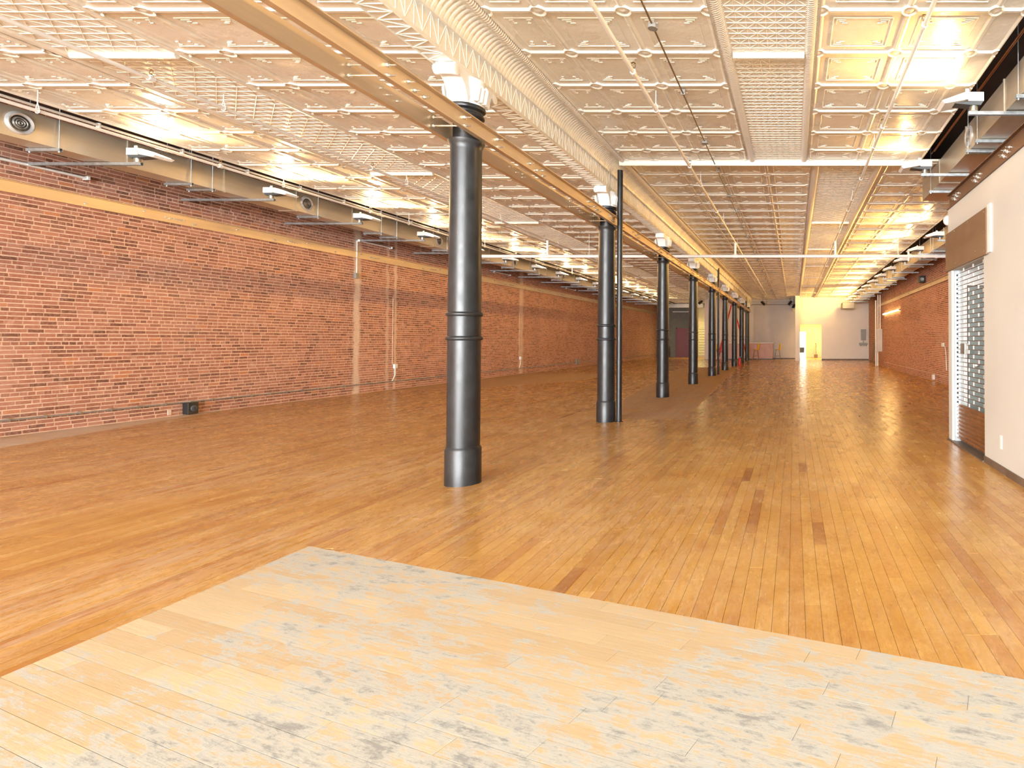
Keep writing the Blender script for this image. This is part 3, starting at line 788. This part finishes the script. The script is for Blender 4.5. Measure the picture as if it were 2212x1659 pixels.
hy = [7.95, 9.7, 10.06, 12.3, 14.2, 14.75, 16.9, 18.7, 20.9, 23.0, 25.2, 27.4, 29.6]
h0 = hanger(-10.55, -10.20, hy[0], H(2.655), ZT, 'nearest zinc trapeze hanger under the left duct, by the first round vent', 'zinc hangers under the left duct')
for i, y in enumerate(hy[1:]):
    c = copy_tree(h0, ((-10.55 - 10.20) / 2, y, H(2.655))); c['label'] = ORD[i + 1] + ' zinc trapeze hanger from the camera under the left duct'
for i, y in enumerate((6.2, 7.6, 8.0, 10.2)):
    hanger(2.457, 2.93, y, H(2.655), ZT, ORD[i] + ' zinc trapeze hanger from the camera under the short partition duct', 'zinc hangers under the partition duct')
hr = None
for i, y in enumerate(fr(14.6, 34, 1.75)):
    if hr is None: hr = hanger(3.98, 4.42, y, H(2.555), ZT, 'nearest zinc trapeze hanger under the far right duct', 'zinc hangers under the far right duct')
    else: c = copy_tree(hr, (4.20, y, H(2.555))); c['label'] = ORD[i] + ' zinc trapeze hanger from the camera under the far right duct'

# ------------------------------------------------------------------ UPLIGHTS
def uplight(loc, s, reach, label, grp, power, turn=-22):
    """s=+1: the head points to +X; the arm runs back to the wall on the other side"""
    x, y, z = loc        # z: top of the arm
    t = thing('uplight', label, 'lamp', loc, grp)
    def bx_(m, a, b, c, d, e, f): m.box(min(x + s * a, x + s * b), max(x + s * a, x + s * b), y + c, y + d, z + e, z + f)
    m = MB(); strut(m, min(x + s * .06, x - s * reach), max(x + s * .06, x - s * reach), y, z); m.build('arm', 'zinc', t)
    m = MB(); m.cyl((x, y, z), (x, y, z + .055), .050, 16); m.cyl((x, y, z + .012), (x, y, z + .02), .053, 16); m.build('canister', 'sheet_steel', t, smooth=True)
    m = MB(); m.add([(x - s * .07, y - .06, z + .055), (x + s * .05, y - .06, z + .055), (x + s * .05, y + .06, z + .055), (x - s * .07, y + .06, z + .055), (x - s * .09, y - .07, z + .095), (x + s * .28, y - .07, z + .075), (x + s * .28, y + .07, z + .075), (x - s * .09, y + .07, z + .095)],
                    [(0, 1, 2, 3), (0, 4, 5, 1), (1, 5, 6, 2), (2, 6, 7, 3), (3, 7, 4, 0), (4, 7, 6, 5)]); fixn(m.build('bracket', 'lamp_underside', t))
    m = MB(); bx_(m, -.10, .08, -.075, .075, .096, .20); m.build('ballast_box', 'white_plastic', t, bevel=.004)
    # flat housing tipped outwards, with its glass face on top
    P = lambda u, w, h: (x + s * u, y + w, z + h)
    m = MB(); m.add([P(.09, -.11, .10), P(.36, -.13, .045), P(.36, .13, .045), P(.09, .11, .10), P(.10, -.12, .19), P(.40, -.14, .075), P(.40, .14, .075), P(.10, .12, .19)],
                    [(3, 2, 1, 0), (0, 1, 5, 4), (1, 2, 6, 5), (2, 3, 7, 6), (3, 0, 4, 7), (4, 5, 6, 7)]); fixn(m.build('housing', 'white_plastic', t, bevel=.004))
    m = MB(); m.add([P(.13, -.095, .185), P(.375, -.115, .0905), P(.375, .115, .0905), P(.13, .095, .185)], [(0, 1, 2, 3)]); 
    m.add([P(.13, -.095, .180), P(.375, -.115, .0855), P(.375, .115, .0855), P(.13, .095, .180)], [(3, 2, 1, 0)]); m.build('lens', 'lamp_lens', t)
    m = MB(); bx_(m, .09, .13, -.135, -.125, .09, .21); m.build('yoke', 'white_plastic', t)
    lamp('uplight_lamp', 'SPOT', (s * .30, 0, .16), (R(180), R(64) * s, R(turn) * s), power, WARM if s > 0 else AMBER, .05, parent=t, spot=R(118), blend=1)
    return t
ULY = [8.57 + 2.2 * k for k in range(16)]
for i, y in enumerate(ULY):
    uplight((-9.78, y, H(2.65)), 1, 1.68, ORD[i] + ' white uplight from the camera on an arm under the left duct', 'uplights along the left duct', 330 if i in (1, 2, 5, 6, 7, 9, 10, 12) else 200)
for i, y in enumerate((6.65, 9.14)):
    uplight((2.08, y, H(2.65)), -1, .70, ('near' if i == 0 else 'second') + ' white uplight on an arm below the duct over the partition', 'uplights by the partition duct', (300, 40)[i], -40)
for i in range(11):
    uplight((3.70, 14.6 + 2.3 * i, H(2.55)), -1, .95, ORD[i] + ' white uplight from the camera on the far right duct', 'uplights along the far right duct', 560 if i < 8 else 560, -22 if i < 8 else 60)

# ------------------------------------------------------------------ SPRINKLER PIPES
def sprinkler(parent, x, y, z):
    m = MB(); m.cyl((x, y, z), (x, y, z + .035), .022, 10); m.cyl((x, y - .03, z), (x, y + .03, z), .030, 12); tee = m.build('tee', 'white_paint', parent, smooth=True)
    m = MB(); m.cyl((x, y, z + .035), (x, y, z + .055), .012, 8)
    for s in (-1, 1): m.path([(x + s * .010, y, z + .05), (x + s * .020, y, z + .07), (x + s * .016, y, z + .09), (x, y, z + .098)], .0035, 6)
    m.cyl((x, y, z + .098), (x, y, z + .102), .022, 12); m.build('sprinkler_head', 'brass_dark', tee, smooth=True)
def clevis(parent, x, y, z, r):
    m = MB(); m.cyl((x, y, z + r + .07), (x, y, ZC - .001), .005, 6); n = 14; R_ = r + .008
    ring = [(x + R_ * math.cos(2 * math.pi * k / n), y, z + R_ * math.sin(2 * math.pi * k / n)) for k in range(n + 1)]
    m.path(ring, .004, 5); m.path([(x - R_ * .8, y, z + R_ * .6), (x, y, z + r + .075), (x + R_ * .8, y, z + R_ * .6)], .004, 5)
    m.build('pipe_hanger', 'white_paint', parent, smooth=True)
def spipe(label, x, z, y0, y1, heads, hangs, r=.022):
    t = thing('sprinkler_pipe', label, 'pipe', (x, y0, z))
    m = MB(); m.cyl((x, y0, z), (x, y1, z), r, 14); m.build('pipe', 'white_paint', t, smooth=True)
    for y in heads: sprinkler(t, x, y, z)
    for y in hangs: clevis(t, x, y, z, r)
    return t
spipe('white sprinkler pipe just in front of the left air duct', -9.23, H(2.80), -2, 44, fr(5.95, 40, 3.3), fr(7.0, 40, 3.4))
spipe('white sprinkler pipe along the lattice strip of the left ceiling bay', -7.10, H(2.89), -2, 44, fr(6.33, 40, 3.35), fr(7.14, 40, 3.4))
spipe('white sprinkler pipe just right of the main beam', -1.69, H(2.82), -2, 36, fr(6.04, 35, 3.3), fr(7.02, 35, 3.4))
spipe('white sprinkler pipe along the right ceiling bay, near the duct', 1.19, H(2.87), -2, 38, fr(5.23, 36, 2.5), fr(8.5, 36, 3.2))
t = thing('cross_main', 'thick white pipe crossing the whole room below the beam', 'pipe', (-9.23, 16.6, H(2.42)))
m = MB(); m.cyl((-9.23, 16.6, H(2.42)), (4.45, 16.6, H(2.42)), .045, 16); m.build('pipe', 'white_paint', t, smooth=True)
for X, h in ((-9.23, 2.80), (-7.10, 2.89), (-1.69, 2.82), (1.19, 2.87)):
    m = MB(); m.cyl((X, 16.6, H(2.42)), (X, 16.6, H(h)), .032, 12); m.cyl((X - .07, 16.6, H(2.42)), (X + .07, 16.6, H(2.42)), .055, 14); m.build('riser', 'white_paint', t, smooth=True)
for X in (-5.9, 3.0):
    m = MB(); m.cyl((X, 16.6, H(2.46)), (X, 16.6, ZC), .006, 6); m.cyl((X - .02, 16.6, H(2.42)), (X + .02, 16.6, H(2.42)), .052, 12); m.build('pipe_hanger', 'white_paint', t, smooth=True)
for X in (3.35, 3.75, 4.1, 4.4):
    m = MB(); m.cyl((X - .035, 16.6, H(2.42)), (X + .035, 16.6, H(2.42)), .062, 14); m.build('coupling', 'white_paint', t, smooth=True)
m = MB(); m.path([(4.40, 16.6, H(2.42)), (4.46, 16.6, H(2.38)), (4.47, 16.6, H(2.10)), (4.44, 16.6, H(2.06))], .028, 10); m.build('drop', 'white_paint', t, smooth=True)
m = MB(); m.cyl((3.30, 16.6, H(2.28)), (3.30, 16.6, H(2.56)), .03, 12); m.lathe([(.02, 0), (.05, .01), (.05, .02), (.02, .03)], (3.30, 16.6, H(2.56)), 14); m.build('valve', 'white_paint', t, smooth=True)

# dark electrical conduit with junction boxes near the beam, and the conduits at the ceiling edges
t = thing('junction_conduit', 'dark conduit with grey junction boxes fixed to the ceiling', 'conduit', (-1.345, -2, H(3.0)))
m = MB(); y = -2.2
while y < 40: m.cyl((-1.345, y, H(2.995)), (-1.345, min(y + 3.25, 40), H(2.995)), .010, 8); y += 3.25
m.build('conduit', 'dark_conduit', t, smooth=True)
for y in fr(5.45, 38, 3.22):
    m = MB(); m.lathe([(.052, 0), (.052, .045)], (-1.345, y, H(2.965)), 8); m.build('junction_box', 'grey_box', t, bevel=.005)
    m = MB(); m.box(-1.37, -1.32, y + 1.5, y + 1.52, H(2.98), H(3.055)); m.build('strap', 'grey_box', t)
m = MB(); m.cyl((-9.70, -2.3, H(3.00)), (-9.70, 45, H(3.00)), .018, 10); eo = m.build('edge_pipe', 'wall_paint', None, smooth=True, label='pale pipe along the edge of the left tin ceiling', cat='pipe')
for y in fr(6.9, 30, 1.1):
    m = MB(); m.box(-9.73, -9.68, y, y + .02, H(2.96), H(3.03)); m.build('clip', 'wall_paint', eo)
for k, (dx, dz) in enumerate(((.10, .02), (.15, .06))):
    m = MB(); m.cyl((2.20 + dx, -2, H(3.10) + dz), (2.20 + dx, 9.6, H(3.10) + dz), .008, 8); m.build('copper_pipe', 'copper', None, smooth=True, label=('thin copper pipe in the gap beside the partition duct, nearer the ceiling edge', 'thin copper pipe in the gap beside the partition duct, nearer the duct')[k], cat='pipe')

# ------------------------------------------------------------------ THINGS ON THE LEFT WALL
def on_left(x_px): return 11.44 * 1248 / (1715 - x_px)
t = thing('wall_conduit', 'thin grey conduit running low along the left brick wall', 'conduit', (XL + .03, 6, .235))
m = MB(); m.cyl((XL + .03, 6, .235), (XL + .03, 46, .235), .012, 8); m.build('conduit', 'grey_box', t, smooth=True)
for y in fr(7.6, 30, .42):
    m = MB(); m.box(XL + .005, XL + .045, y, y + .015, .21, .262); m.build('strap', 'sheet_steel', t)
t = thing('outlet_box', 'black square box with a round socket on the floor by the left wall', 'outlet', (XL + .06, 10.97, 0))
m = MB(); m.box(XL + .009, XL + .12, 10.86, 11.05, .01, .225); m.build('box', 'black_paint', t, bevel=.006)
m = MB(); m.lathe([(.060, 0), (.055, .02), (.030, .025), (.028, .012), (0.005, .012)], (XL + .12, 10.96, .115), 20, 'X'); m.build('socket', 'lamp_underside', t, smooth=True)
m = MB(); m.box(XL + .009, XL + .02, 10.60, 10.66, .03, .12); m.build('socket_plate', 'counter_top', None, label='tiny pale plate low on the brick beside the black box', cat='wall plate')
def batten(y0, y1, z, X, s, label, lit=False, grp=None):
    t = thing('tube_light', label, 'lamp', (X, y0, z), grp)
    m = MB(); m.box(min(X, X + s * .04), max(X, X + s * .04), y0, y1, z - .02, z + .02); m.build('housing', 'white_plastic', t)
    m = MB(); m.cyl((X + s * .06, y0 + .03, z - .005), (X + s * .06, y1 - .03, z - .005), .018 if not lit else .03, 12); m.build('tube', 'tube_lit' if lit else 'white_plastic', t, smooth=True)
    for yy in (y0, y1 - .03):
        m = MB(); m.box(min(X, X + s * .09), max(X, X + s * .09), yy, yy + .03, z - .03, z + .025); m.build('end_cap', 'white_plastic', t)
    return t
for i, (a, lb) in enumerate(((8.05, 'unlit tube light nearest the camera on the left wall, under the duct'), (15.1, 'unlit tube light on the left wall above the wall conduit box'), (21.95, 'third unlit tube light along the left wall'), (28.9, 'farthest unlit tube light on the left wall'))):
    batten(a, a + 1.25, H(2.62), XL + .01, 1, lb, grp='unlit tube lights on the left wall')
t = thing('switch_conduit', 'white vertical conduit ending in a box on the left wall plaster scar', 'conduit', (XL, 15.1, H(1.72)))
m = MB(); m.cyl((XL + .03, 15.1, H(1.72)), (XL + .03, 15.1, H(2.62)), .012, 8); m.build('conduit', 'white_paint', t, smooth=True)
m = MB(); m.box(XL + .009, XL + .07, 15.02, 15.13, H(1.62), H(1.76)); m.build('box', 'grey_box', t, bevel=.004)
for (y, lb) in ((16.6, 'small white outlet box on a bent conduit beside the nearest column'), (24.2, 'small white outlet box on a bent conduit farther down the left wall')):
    t = thing('wall_outlet', lb, 'outlet', (XL, y, .25))
    m = MB(); m.box(XL + .009, XL + .07, y - .06, y + .06, .60, .72); m.build('box', 'white_plastic', t, bevel=.004)
    m = MB(); m.path([(XL + .03, y, .60), (XL + .03, y, .40), (XL + .03, y - .12, .235)], .012, 8); m.build('conduit', 'white_paint', t, smooth=True)
    m = MB(); m.cyl((XL + .02, y - .1, .72), (XL + .02, y - .1, 2.6), .008, 6); m.build('riser', 'mortar', t, smooth=True)
m = MB(); m.box(XL + .008, XL + .05, 30.4, 30.9, .12, .42); m.build('wall_grille', 'grey_box', None, bevel=.005, label='small dark grille low on the left wall far away', cat='vent')

# ------------------------------------------------------------------ THINGS ON THE RIGHT WALL
t = thing('wall_conduit', 'thin pale conduit running low along the far right brick wall', 'conduit', (XR - .03, 9, .25))
m = MB(); m.cyl((XR - .03, 9, .25), (XR - .03, 31, .25), .014, 8); m.build('conduit', 'mortar', t, smooth=True)
m = MB(); m.box(XR - .08, XR - .009, 19.9, 20.1, .05, .22); m.build('box', 'white_plastic', t, bevel=.004)
t = thing('wall_switch', 'small pale switch box with a curved cable on the right brick wall', 'switch', (XR, 18.7, 1.25))
m = MB(); m.box(XR - .07, XR - .009, 18.62, 18.80, 1.20, 1.32); m.build('box', 'white_plastic', t, bevel=.004)
m = MB(); m.path([(XR - .03, 18.6, 1.26), (XR - .03, 18.45, 1.15), (XR - .03, 18.35, .9), (XR - .03, 18.3, .45)], .014, 8); m.build('cable', 'white_plastic', t, smooth=True)
m = MB(); m.box(XR - .26, XR - .02, 21.2, 21.4, H(2.12), H(2.38)); sp = m.build('wall_speaker', 'black_paint', None, bevel=.03, label='small black loudspeaker high on the right brick wall', cat='speaker')
m = MB(); m.lathe([(.07, 0), (.05, .012), (.01, .006)], (XR - .14, 21.2, H(2.25)), 16, 'Y'); m.v = [(a, 42.4 - b, c) for a, b, c in m.v]; m.build('cone', 'grey_box', sp, smooth=True)
batten(26.3, 31.0, H(1.40), XR - .01, -1, 'long lit yellow tube light on the right brick wall', True)
batten(33.6, 36.2, H(1.44), 5.31, -1, 'short-looking lit tube light at the far right behind the pipes', True)
lamp('tube_glow', 'AREA', (XR - .16, 28.6, H(1.4)), (0, R(90), 0), 60, (1, .62, .2), .1, 4.4)
lamp('tube_glow', 'AREA', (5.15, 34.9, H(1.44)), (0, R(90), 0), 30, (1, .62, .2), .1, 2.4)
t = thing('electric_panel', 'beige electrical cabinet with two tall pipes on the right wall', 'electrical panel', (XR - .15, 31.8, 0))
m = MB(); m.box(XR - .33, XR - .02, 31.6, 31.95, .79, 2.03); m.build('cabinet', 'grey_wall_paint', t, bevel=.01)
for dx in (-.12, -.24):
    m = MB(); m.cyl((XR + dx, 31.75, 2.03), (XR + dx, 31.75, H(2.5)), .035, 12); m.build('pipe', 'white_paint', t, smooth=True)
m = MB(); m.cyl((XR - .26, 31.75, 0), (XR - .26, 31.75, .79), .045, 12); m.cyl((XR - .36, 31.75, 0), (XR - .36, 31.75, 3.6), .04, 12); m.build('riser', 'white_paint', t, smooth=True)
m = MB(); m.box(5.0, 5.04, 36.5, 37.3, 0, 1.25, mat=Matrix.Translation((5.0, 0, 0)) @ Matrix.Rotation(R(5), 4, 'Y') @ Matrix.Translation((-5.0, 0, 0))); m.build('leaning_board', 'wood_brown', None, label='dark brown board leaning in the far right corner', cat='board')

# ------------------------------------------------------------------ BACK OF THE ROOM
mb = MB(); mb.box(1.97, 5.6, 41, 41.2, 0, ZT); mb.box(.41, 1.97, 41, 41.2, 2.55, ZT); mb.box(.09, .41, 39.3, 41.2, 0, ZC)
wb = struct('wall_back', mb, 'pale_wall_paint')
mb = MB(); mb.box(1.97, 5.3, 40.98, 41, 0, .09); struct('baseboard_back', mb, 'baseboard_brown')
mb = MB(); mb.box(-3.35, .10, 43, 43.2, 0, ZT); struct('wall_back_grey', mb, 'grey_wall_paint')
mb = MB(); mb.box(-6.65, -3.35, 43, 43.2, 0, ZT); mb.box(-6.65, -6.5, 43.2, 48.5, 0, ZT); struct('wall_back_white', mb, 'pink_wall_paint')
mb = MB(); mb.box(-3.35, .10, 42.97, 43, 0, .09); struct('baseboard_grey', mb, 'baseboard_brown')
mb = MB(); mb.box(XL - .2, -6.4, 48.5, 48.7, 0, ZT); wb2 = struct('wall_back_left', mb, 'block_wall_paint')
m = MB(); z = .01; r = 0
while z < 4.4:
    x = XL + (0 if r % 2 else -.2)
    while x < -8.2:
        a, b = max(x, XL), min(x + .40, -8.1)
        if b - a > .05 and not (z < 2.3 and b > -9.85 and a < -8.75): m.box(a + .005, b - .005, 48.488, 48.5, z, z + .19)
        x += .41
    z += .2; r += 1
m.build('block_field', 'block_wall_paint', wb2, kind='stuff')
m = MB(); m.box(-9.80, -8.80, 48.44, 48.5, .01, 2.36); d2 = struct('door_2', m, 'red_door_paint')
m = MB(); m.lathe([(.025, 0), (.03, -.05), (.01, -.06)], (-8.92, 48.44, 1.05), 12, 'Y'); m.build('door_knob', 'bright_bolt', d2, smooth=True)
m = MB()
for (a, b, c, d) in ((-9.88, -9.80, 0, 2.44), (-8.80, -8.72, 0, 2.44), (-9.88, -8.72, 2.36, 2.44)): m.box(a, b, 48.40, 48.49, c, d)
struct('trim_2', m, 'red_door_paint')
# corridor with louvred shutter
mb = MB(); mb.box(-8.05, -6.65, 48.42, 48.5, 0, 4.4); mb.box(-8.10, -8.02, 47.0, 48.4, 0, 4.0); struct('wall_corridor', mb, 'yellow_wall_paint')
t = thing('louvred_shutter', 'yellow-lit louvred shutter in the corridor at the far left', 'shutter', (-7.5, 48.3, 0))
for k in range(11):
    m = MB(); m.box(-7.95, -7.2, 48.30, 48.40, .15 + k * .22, .33 + k * .22); m.build('slat', 'cream_door_paint', t)
m = MB(); m.box(-8.0, -7.95, 48.28, 48.41, 0, 2.7); m.box(-7.2, -7.15, 48.28, 48.41, 0, 2.7); m.build('frame', 'cream_door_paint', t)
# dark round bin by the block wall
m = MB(); m.lathe([(.20, 0), (.23, .1), (.23, .7), (.20, .86), (.12, .95), (.03, .97)], (-10.55, 47.9, 0), 20); m.build('round_bin', 'black_paint', None, smooth=True, label='tall dark round bin in front of the dark block wall', cat='bin')
m = MB(); m.box(-10.4, -7.4, 47.1, 47.5, H(2.67), H(2.98)); m.build('cross_duct', 'white_paint', None, bevel=.01, label='pale boxed duct crossing the far left end of the room', cat='duct')
t = thing('tube_light', 'dim tube light hung in front of the dark block wall', 'lamp', (-9.8, 47.6, H(2.35)))
m = MB(); m.box(-10.0, -8.55, 47.57, 47.63, H(2.33), H(2.38)); m.build('housing', 'white_plastic', t)
for X in (-9.8, -8.75):
    m = MB(); m.cyl((X, 47.6, H(2.38)), (X, 47.6, ZC), .008, 6); m.build('rod', 'zinc', t)

# pipe rack and spotlights before the grey wall
m = MB(); m.cyl((-3.0, 42.3, H(2.90)), (.05, 42.3, H(2.90)), .02, 8)
for X in (-2.9, -1.5, -.1): m.cyl((X, 42.3, H(2.9)), (X, 42.3, ZC - .004), .02, 8)
m.build('lighting_bar', 'white_paint', None, smooth=True, label='thin white rail just under the ceiling before the grey wall', cat='rail')
m = MB(); m.cyl((-3.1, 42.5, H(2.63)), (.08, 42.5, H(2.63)), .02, 8)
for X in (-2.0, ): m.cyl((X, 42.5, H(2.63)), (X, 42.5, ZC - .004), .03, 8)
m.build('lower_rail', 'grey_box', None, smooth=True, label='thin dark rail across the top of the grey wall', cat='rail')
def spotlight(x, y, z, tilt, label):
    t = thing('spotlight', label, 'lamp', (x, y, ZC), 'black spotlights at the back')
    m = MB(); m.cyl((x, y, z + .12), (x, y, ZC), .012, 8); m.build('stem', 'black_paint', t)
    m = MB(); m.path([(x - .10, y, z), (x - .10, y, z + .10), (x, y, z + .12), (x + .10, y, z + .10), (x + .10, y, z)], .010, 6); m.build('yoke', 'black_paint', t)
    d = Vector((math.cos(R(tilt)), -.3, -math.sin(R(abs(tilt)))))
    d = Vector((math.cos(R(tilt)), -.3, -abs(math.sin(R(tilt))))).normalized(); c = Vector((x, y, z))
    m = MB(); m.cyl(c - d * .16, c + d * .17, .075, 14, .10); m.build('can', 'black_paint', t, smooth=True)
    return t
spotlight(-2.22, 41.3, H(2.66), 40, 'black spotlight hanging at the left part of the grey wall')
spotlight(-.27, 41.3, H(2.68), 130, 'black spotlight hanging at the right end of the grey wall')
spotlight(.0, 42.2, H(2.50), 120, 'lowest black spotlight beside the pale pier')
spotlight(-6.85, 42.4, H(2.80), 140, 'black spotlight hanging left of the pinkish white wall')
# reception desk and stools
t = thing('reception_desk', 'long pink counter with a paler top against the grey wall', 'desk', (-3.2, 42.3, 0))
m = MB(); m.box(-4.95, -1.55, 42.15, 42.75, .06, 1.16); m.build('body', 'pink_laminate', t, bevel=.01)
m = MB(); m.box(-5.0, -1.48, 42.02, 42.8, 1.165, 1.235); m.build('top', 'counter_top', t, bevel=.01)
m = MB(); m.box(-4.9, -1.6, 42.22, 42.7, .005, .06); m.build('kick', 'black_paint', t)
for X in (-4.4, -3.8, -2.65, -2.1):
    m = MB(); m.box(X, X + .5, 42.135, 42.15, .18, 1.05); m.build('front_panel', 'pink_laminate', t, bevel=.003)
def stool(loc, label):
    x, y, _ = loc; t = thing('bar_stool', label, 'stool', loc, 'yellow bar stools at the counter')
    m = MB(); m.lathe([(.03, 0), (.17, .0), (.20, .03), (.20, .05), (.03, .055)], (x, y, .70), 18); m.build('seat', 'yellow_plastic', t, smooth=True)
    vs = []; n = 9
    for j, (hh, rr) in enumerate(((.74, .20), (.95, .215), (1.16, .20))):
        for th in (0, .02):
            for i in range(n):
                a = R(-65 + 130 * i / (n - 1)); vs.append((x + (rr + th) * math.cos(a) + .02 * j, y + (rr + th) * math.sin(a), hh))
    fs = []
    for j in range(2):
        for i in range(n - 1):
            a = j * 2 * n; b = (j + 1) * 2 * n
            fs += [(a + i, a + i + 1, b + i + 1, b + i), (a + n + i + 1, a + n + i, b + n + i, b + n + i + 1)]
    for i in range(n - 1): fs.append((4 * n + i, 4 * n + i + 1, 5 * n + i + 1, 5 * n + i))
    m = MB(); m.add(vs, fs); m.build('backrest', 'yellow_plastic', t, smooth=True)
    for sx in (-1, 1):
        for sy in (-1, 1):
            m = MB(); m.cyl((x + sx * .21, y + sy * .21, 0), (x + sx * .11, y + sy * .11, .70), .014, 8); m.build('leg', 'wood_brown', t, smooth=True)
    m = MB(); m.path([(x - .17, y - .17, .28), (x + .17, y - .17, .28), (x + .17, y + .17, .28), (x - .17, y + .17, .28), (x - .17, y - .17, .28)], .009, 6); m.build('foot_rail', 'wood_brown', t)
    return t
s0 = stool((-2.72, 41.4, 0), 'yellow bar stool in front of the pink counter, beside the last column')
c = copy_tree(s0, (-1.17, 41.5, 0)); c['label'] = 'rightmost yellow bar stool, past the right end of the counter'
c = copy_tree(s0, (-5.65, 41.5, 0)); c['label'] = 'leftmost yellow bar stool, beside the second slender pipe'
# red folding ladder
t = thing('step_ladder', 'tall red step ladder standing open behind the far columns', 'ladder', (-4.3, 40.4, 0))
ap = H(2.42)
for side, xf in ((-1, -5.35), (1, -3.22)):
    for yy in (40.15, 40.75):
        m = MB(); m.path([(xf, yy, 0), (-4.32 + side * .08, 40.45 + (yy - 40.45) * .55, ap)], .030, 6); m.build('rail', 'red_paint', t)
    for k in range(1, 12):
        f = k / 12; X = xf + (-4.32 + side * .08 - xf) * f; w = .30 * (1 - .45 * f)
        m = MB(); m.box(X - .03, X + .03, 40.45 - w, 40.45 + w, ap * f - .012, ap * f + .012); m.build('rung', 'red_paint', t)
m = MB(); m.box(-4.46, -4.18, 40.26, 40.64, ap, ap + .05); m.build('top_cap', 'red_paint', t, bevel=.01)
t = thing('folded_chair', 'red folded chair leaning by the yellow stool', 'chair', (-5.05, 41.2, 0))
m = MB(); m.box(-5.25, -4.85, 41.25, 41.29, .55, 1.2); m.build('panel', 'red_paint', t, bevel=.01)
for X in (-5.22, -4.88):
    m = MB(); m.cyl((X, 41.27, 0), (X, 41.27, 1.0), .014, 8); m.build('leg', 'red_paint', t)
t = thing('fire_extinguisher', 'red fire extinguisher standing on the floor by the seventh column', 'extinguisher', (-3.00, 31.9, 0))
m = MB(); m.lathe([(.075, 0), (.08, .02), (.08, .36), (.055, .42), (.02, .44)], (-3.00, 31.9, 0), 18); m.build('cylinder', 'red_paint', t, smooth=True)
m = MB(); m.box(-3.04, -2.94, 31.88, 31.92, .45, .50); m.cyl((-3.0, 31.9, .43), (-3.0, 31.9, .46), .02, 8); m.build('valve', 'black_paint', t)
m = MB(); m.path([(-2.94, 31.9, .46), (-2.89, 31.88, .38), (-2.90, 31.87, .15)], .012, 6); m.build('hose', 'black_paint', t)

# items on the pale back wall
m = MB(); m.box(4.75, 5.10, 40.90, 40.99, 1.40, 2.18); ep = m.build('breaker_panel', 'grey_box', None, bevel=.008, label='grey breaker panel on the pale back wall', cat='electrical panel')
m = MB(); m.box(4.80, 5.05, 40.892, 40.90, 1.45, 2.13); m.build('panel_door', 'grey_box', ep, bevel=.003)
m = MB(); m.box(4.62, 5.22, 40.92, 40.99, 1.08, 1.22); pb = m.build('outlet_strip', 'grey_box', None, bevel=.005, label='row of grey outlets below the breaker panel', cat='outlet')
for k in range(5):
    m = MB(); m.cyl((4.70 + k * .11, 40.95, 1.08), (4.70 + k * .11, 40.95, 1.0), .02, 8); m.build('plug', 'black_paint', pb)
m = MB(); m.cyl((4.92, 40.95, 1.22), (4.92, 40.95, 1.40), .02, 8); m.build('riser', 'grey_box', pb)
m = MB(); m.box(1.62, 1.98, 40.97, 41.0, 2.55, ZC - .01); struct('trim_3', m, 'pale_wall_paint')

# bright room seen through the doorway
mb = MB(); mb.box(.1, .5, 47.5, 47.7, 0, 3.6); mb.box(.5, .98, 47.5, 47.7, 2.10, 3.6); mb.box(.98, 4.6, 47.5, 47.7, 0, 3.6); mb.box(4.6, 4.8, 41.2, 47.7, 0, 3.6)
mb.box(-.1, .1, 43.2, 47.7, 0, 3.6); mb.box(-.1, 4.8, 41.2, 47.7, 3.6, 3.7); mb.box(2.3, 2.6, 45.6, 47.5, 0, 3.6)
struct('wall_back_room', mb, 'yellow_wall_paint')
m = MB(); m.box(.5, .98, 47.62, 47.66, .02, 2.10); struct('window_5', m, 'window_lit')
m = MB(); m.box(.98, 1.66, 47.42, 47.49, .01, 2.09); d3 = struct('door_3', m, 'cream_door_paint')
m = MB(); m.lathe([(.025, 0), (.03, -.05), (.01, -.06)], (1.08, 47.42, 1.02), 12, 'Y'); m.build('door_knob', 'bright_bolt', d3, smooth=True)
t = thing('office_chair', 'black shell chair glimpsed in the bright room through the doorway', 'chair', (.62, 46.2, 0))
m = MB(); m.add([(.48, 46.0, .45), (.82, 46.0, .45), (.82, 46.4, .45), (.48, 46.4, .45), (.45, 46.42, .85), (.85, 46.42, .85), (.48, 46.0, .41), (.82, 46.0, .41), (.82, 46.44, .41), (.48, 46.44, .41), (.45, 46.46, .85), (.85, 46.46, .85)],
              [(0, 1, 2, 3), (3, 2, 5, 4), (9, 8, 7, 6), (8, 9, 10, 11), (4, 5, 11, 10), (0, 6, 7, 1), (0, 3, 9, 6), (1, 7, 8, 2), (3, 4, 10, 9), (2, 8, 11, 5)]); m.build('seat_shell', 'black_paint', t)
for X, Y in ((.5, 46.05), (.8, 46.05), (.5, 46.38), (.8, 46.38)):
    m = MB(); m.cyl((X, Y, 0), (.65 + (X - .65) * .6, Y, .42), .012, 6); m.build('leg', 'zinc', t)
t = thing('potted_plant', 'tall thin plant in a dark square pot in the bright room', 'plant', (1.78, 46.9, 0))
m = MB(); m.box(1.64, 1.92, 46.76, 47.04, 0, .26); m.build('pot', 'wood_brown', t, bevel=.01)
m = MB(); m.path([(1.78, 46.9, .26), (1.77, 46.9, .7), (1.79, 46.9, 1.15)], .018, 6); m.build('stem', 'wood_brown', t)
for k in range(9):
    a = k * 2.4; z = .75 + .05 * k; c_, s_ = math.cos(a), math.sin(a)
    m = MB(); m.add([(1.78, 46.9, z), (1.78 + .10 * c_ - .03 * s_, 46.9 + .10 * s_ + .03 * c_, z + .08), (1.78 + .22 * c_, 46.9 + .22 * s_, z + .04), (1.78 + .10 * c_ + .03 * s_, 46.9 + .10 * s_ - .03 * c_, z + .08)], [(0, 1, 2, 3)]); m.build('leaf', 'leaf_green', t)
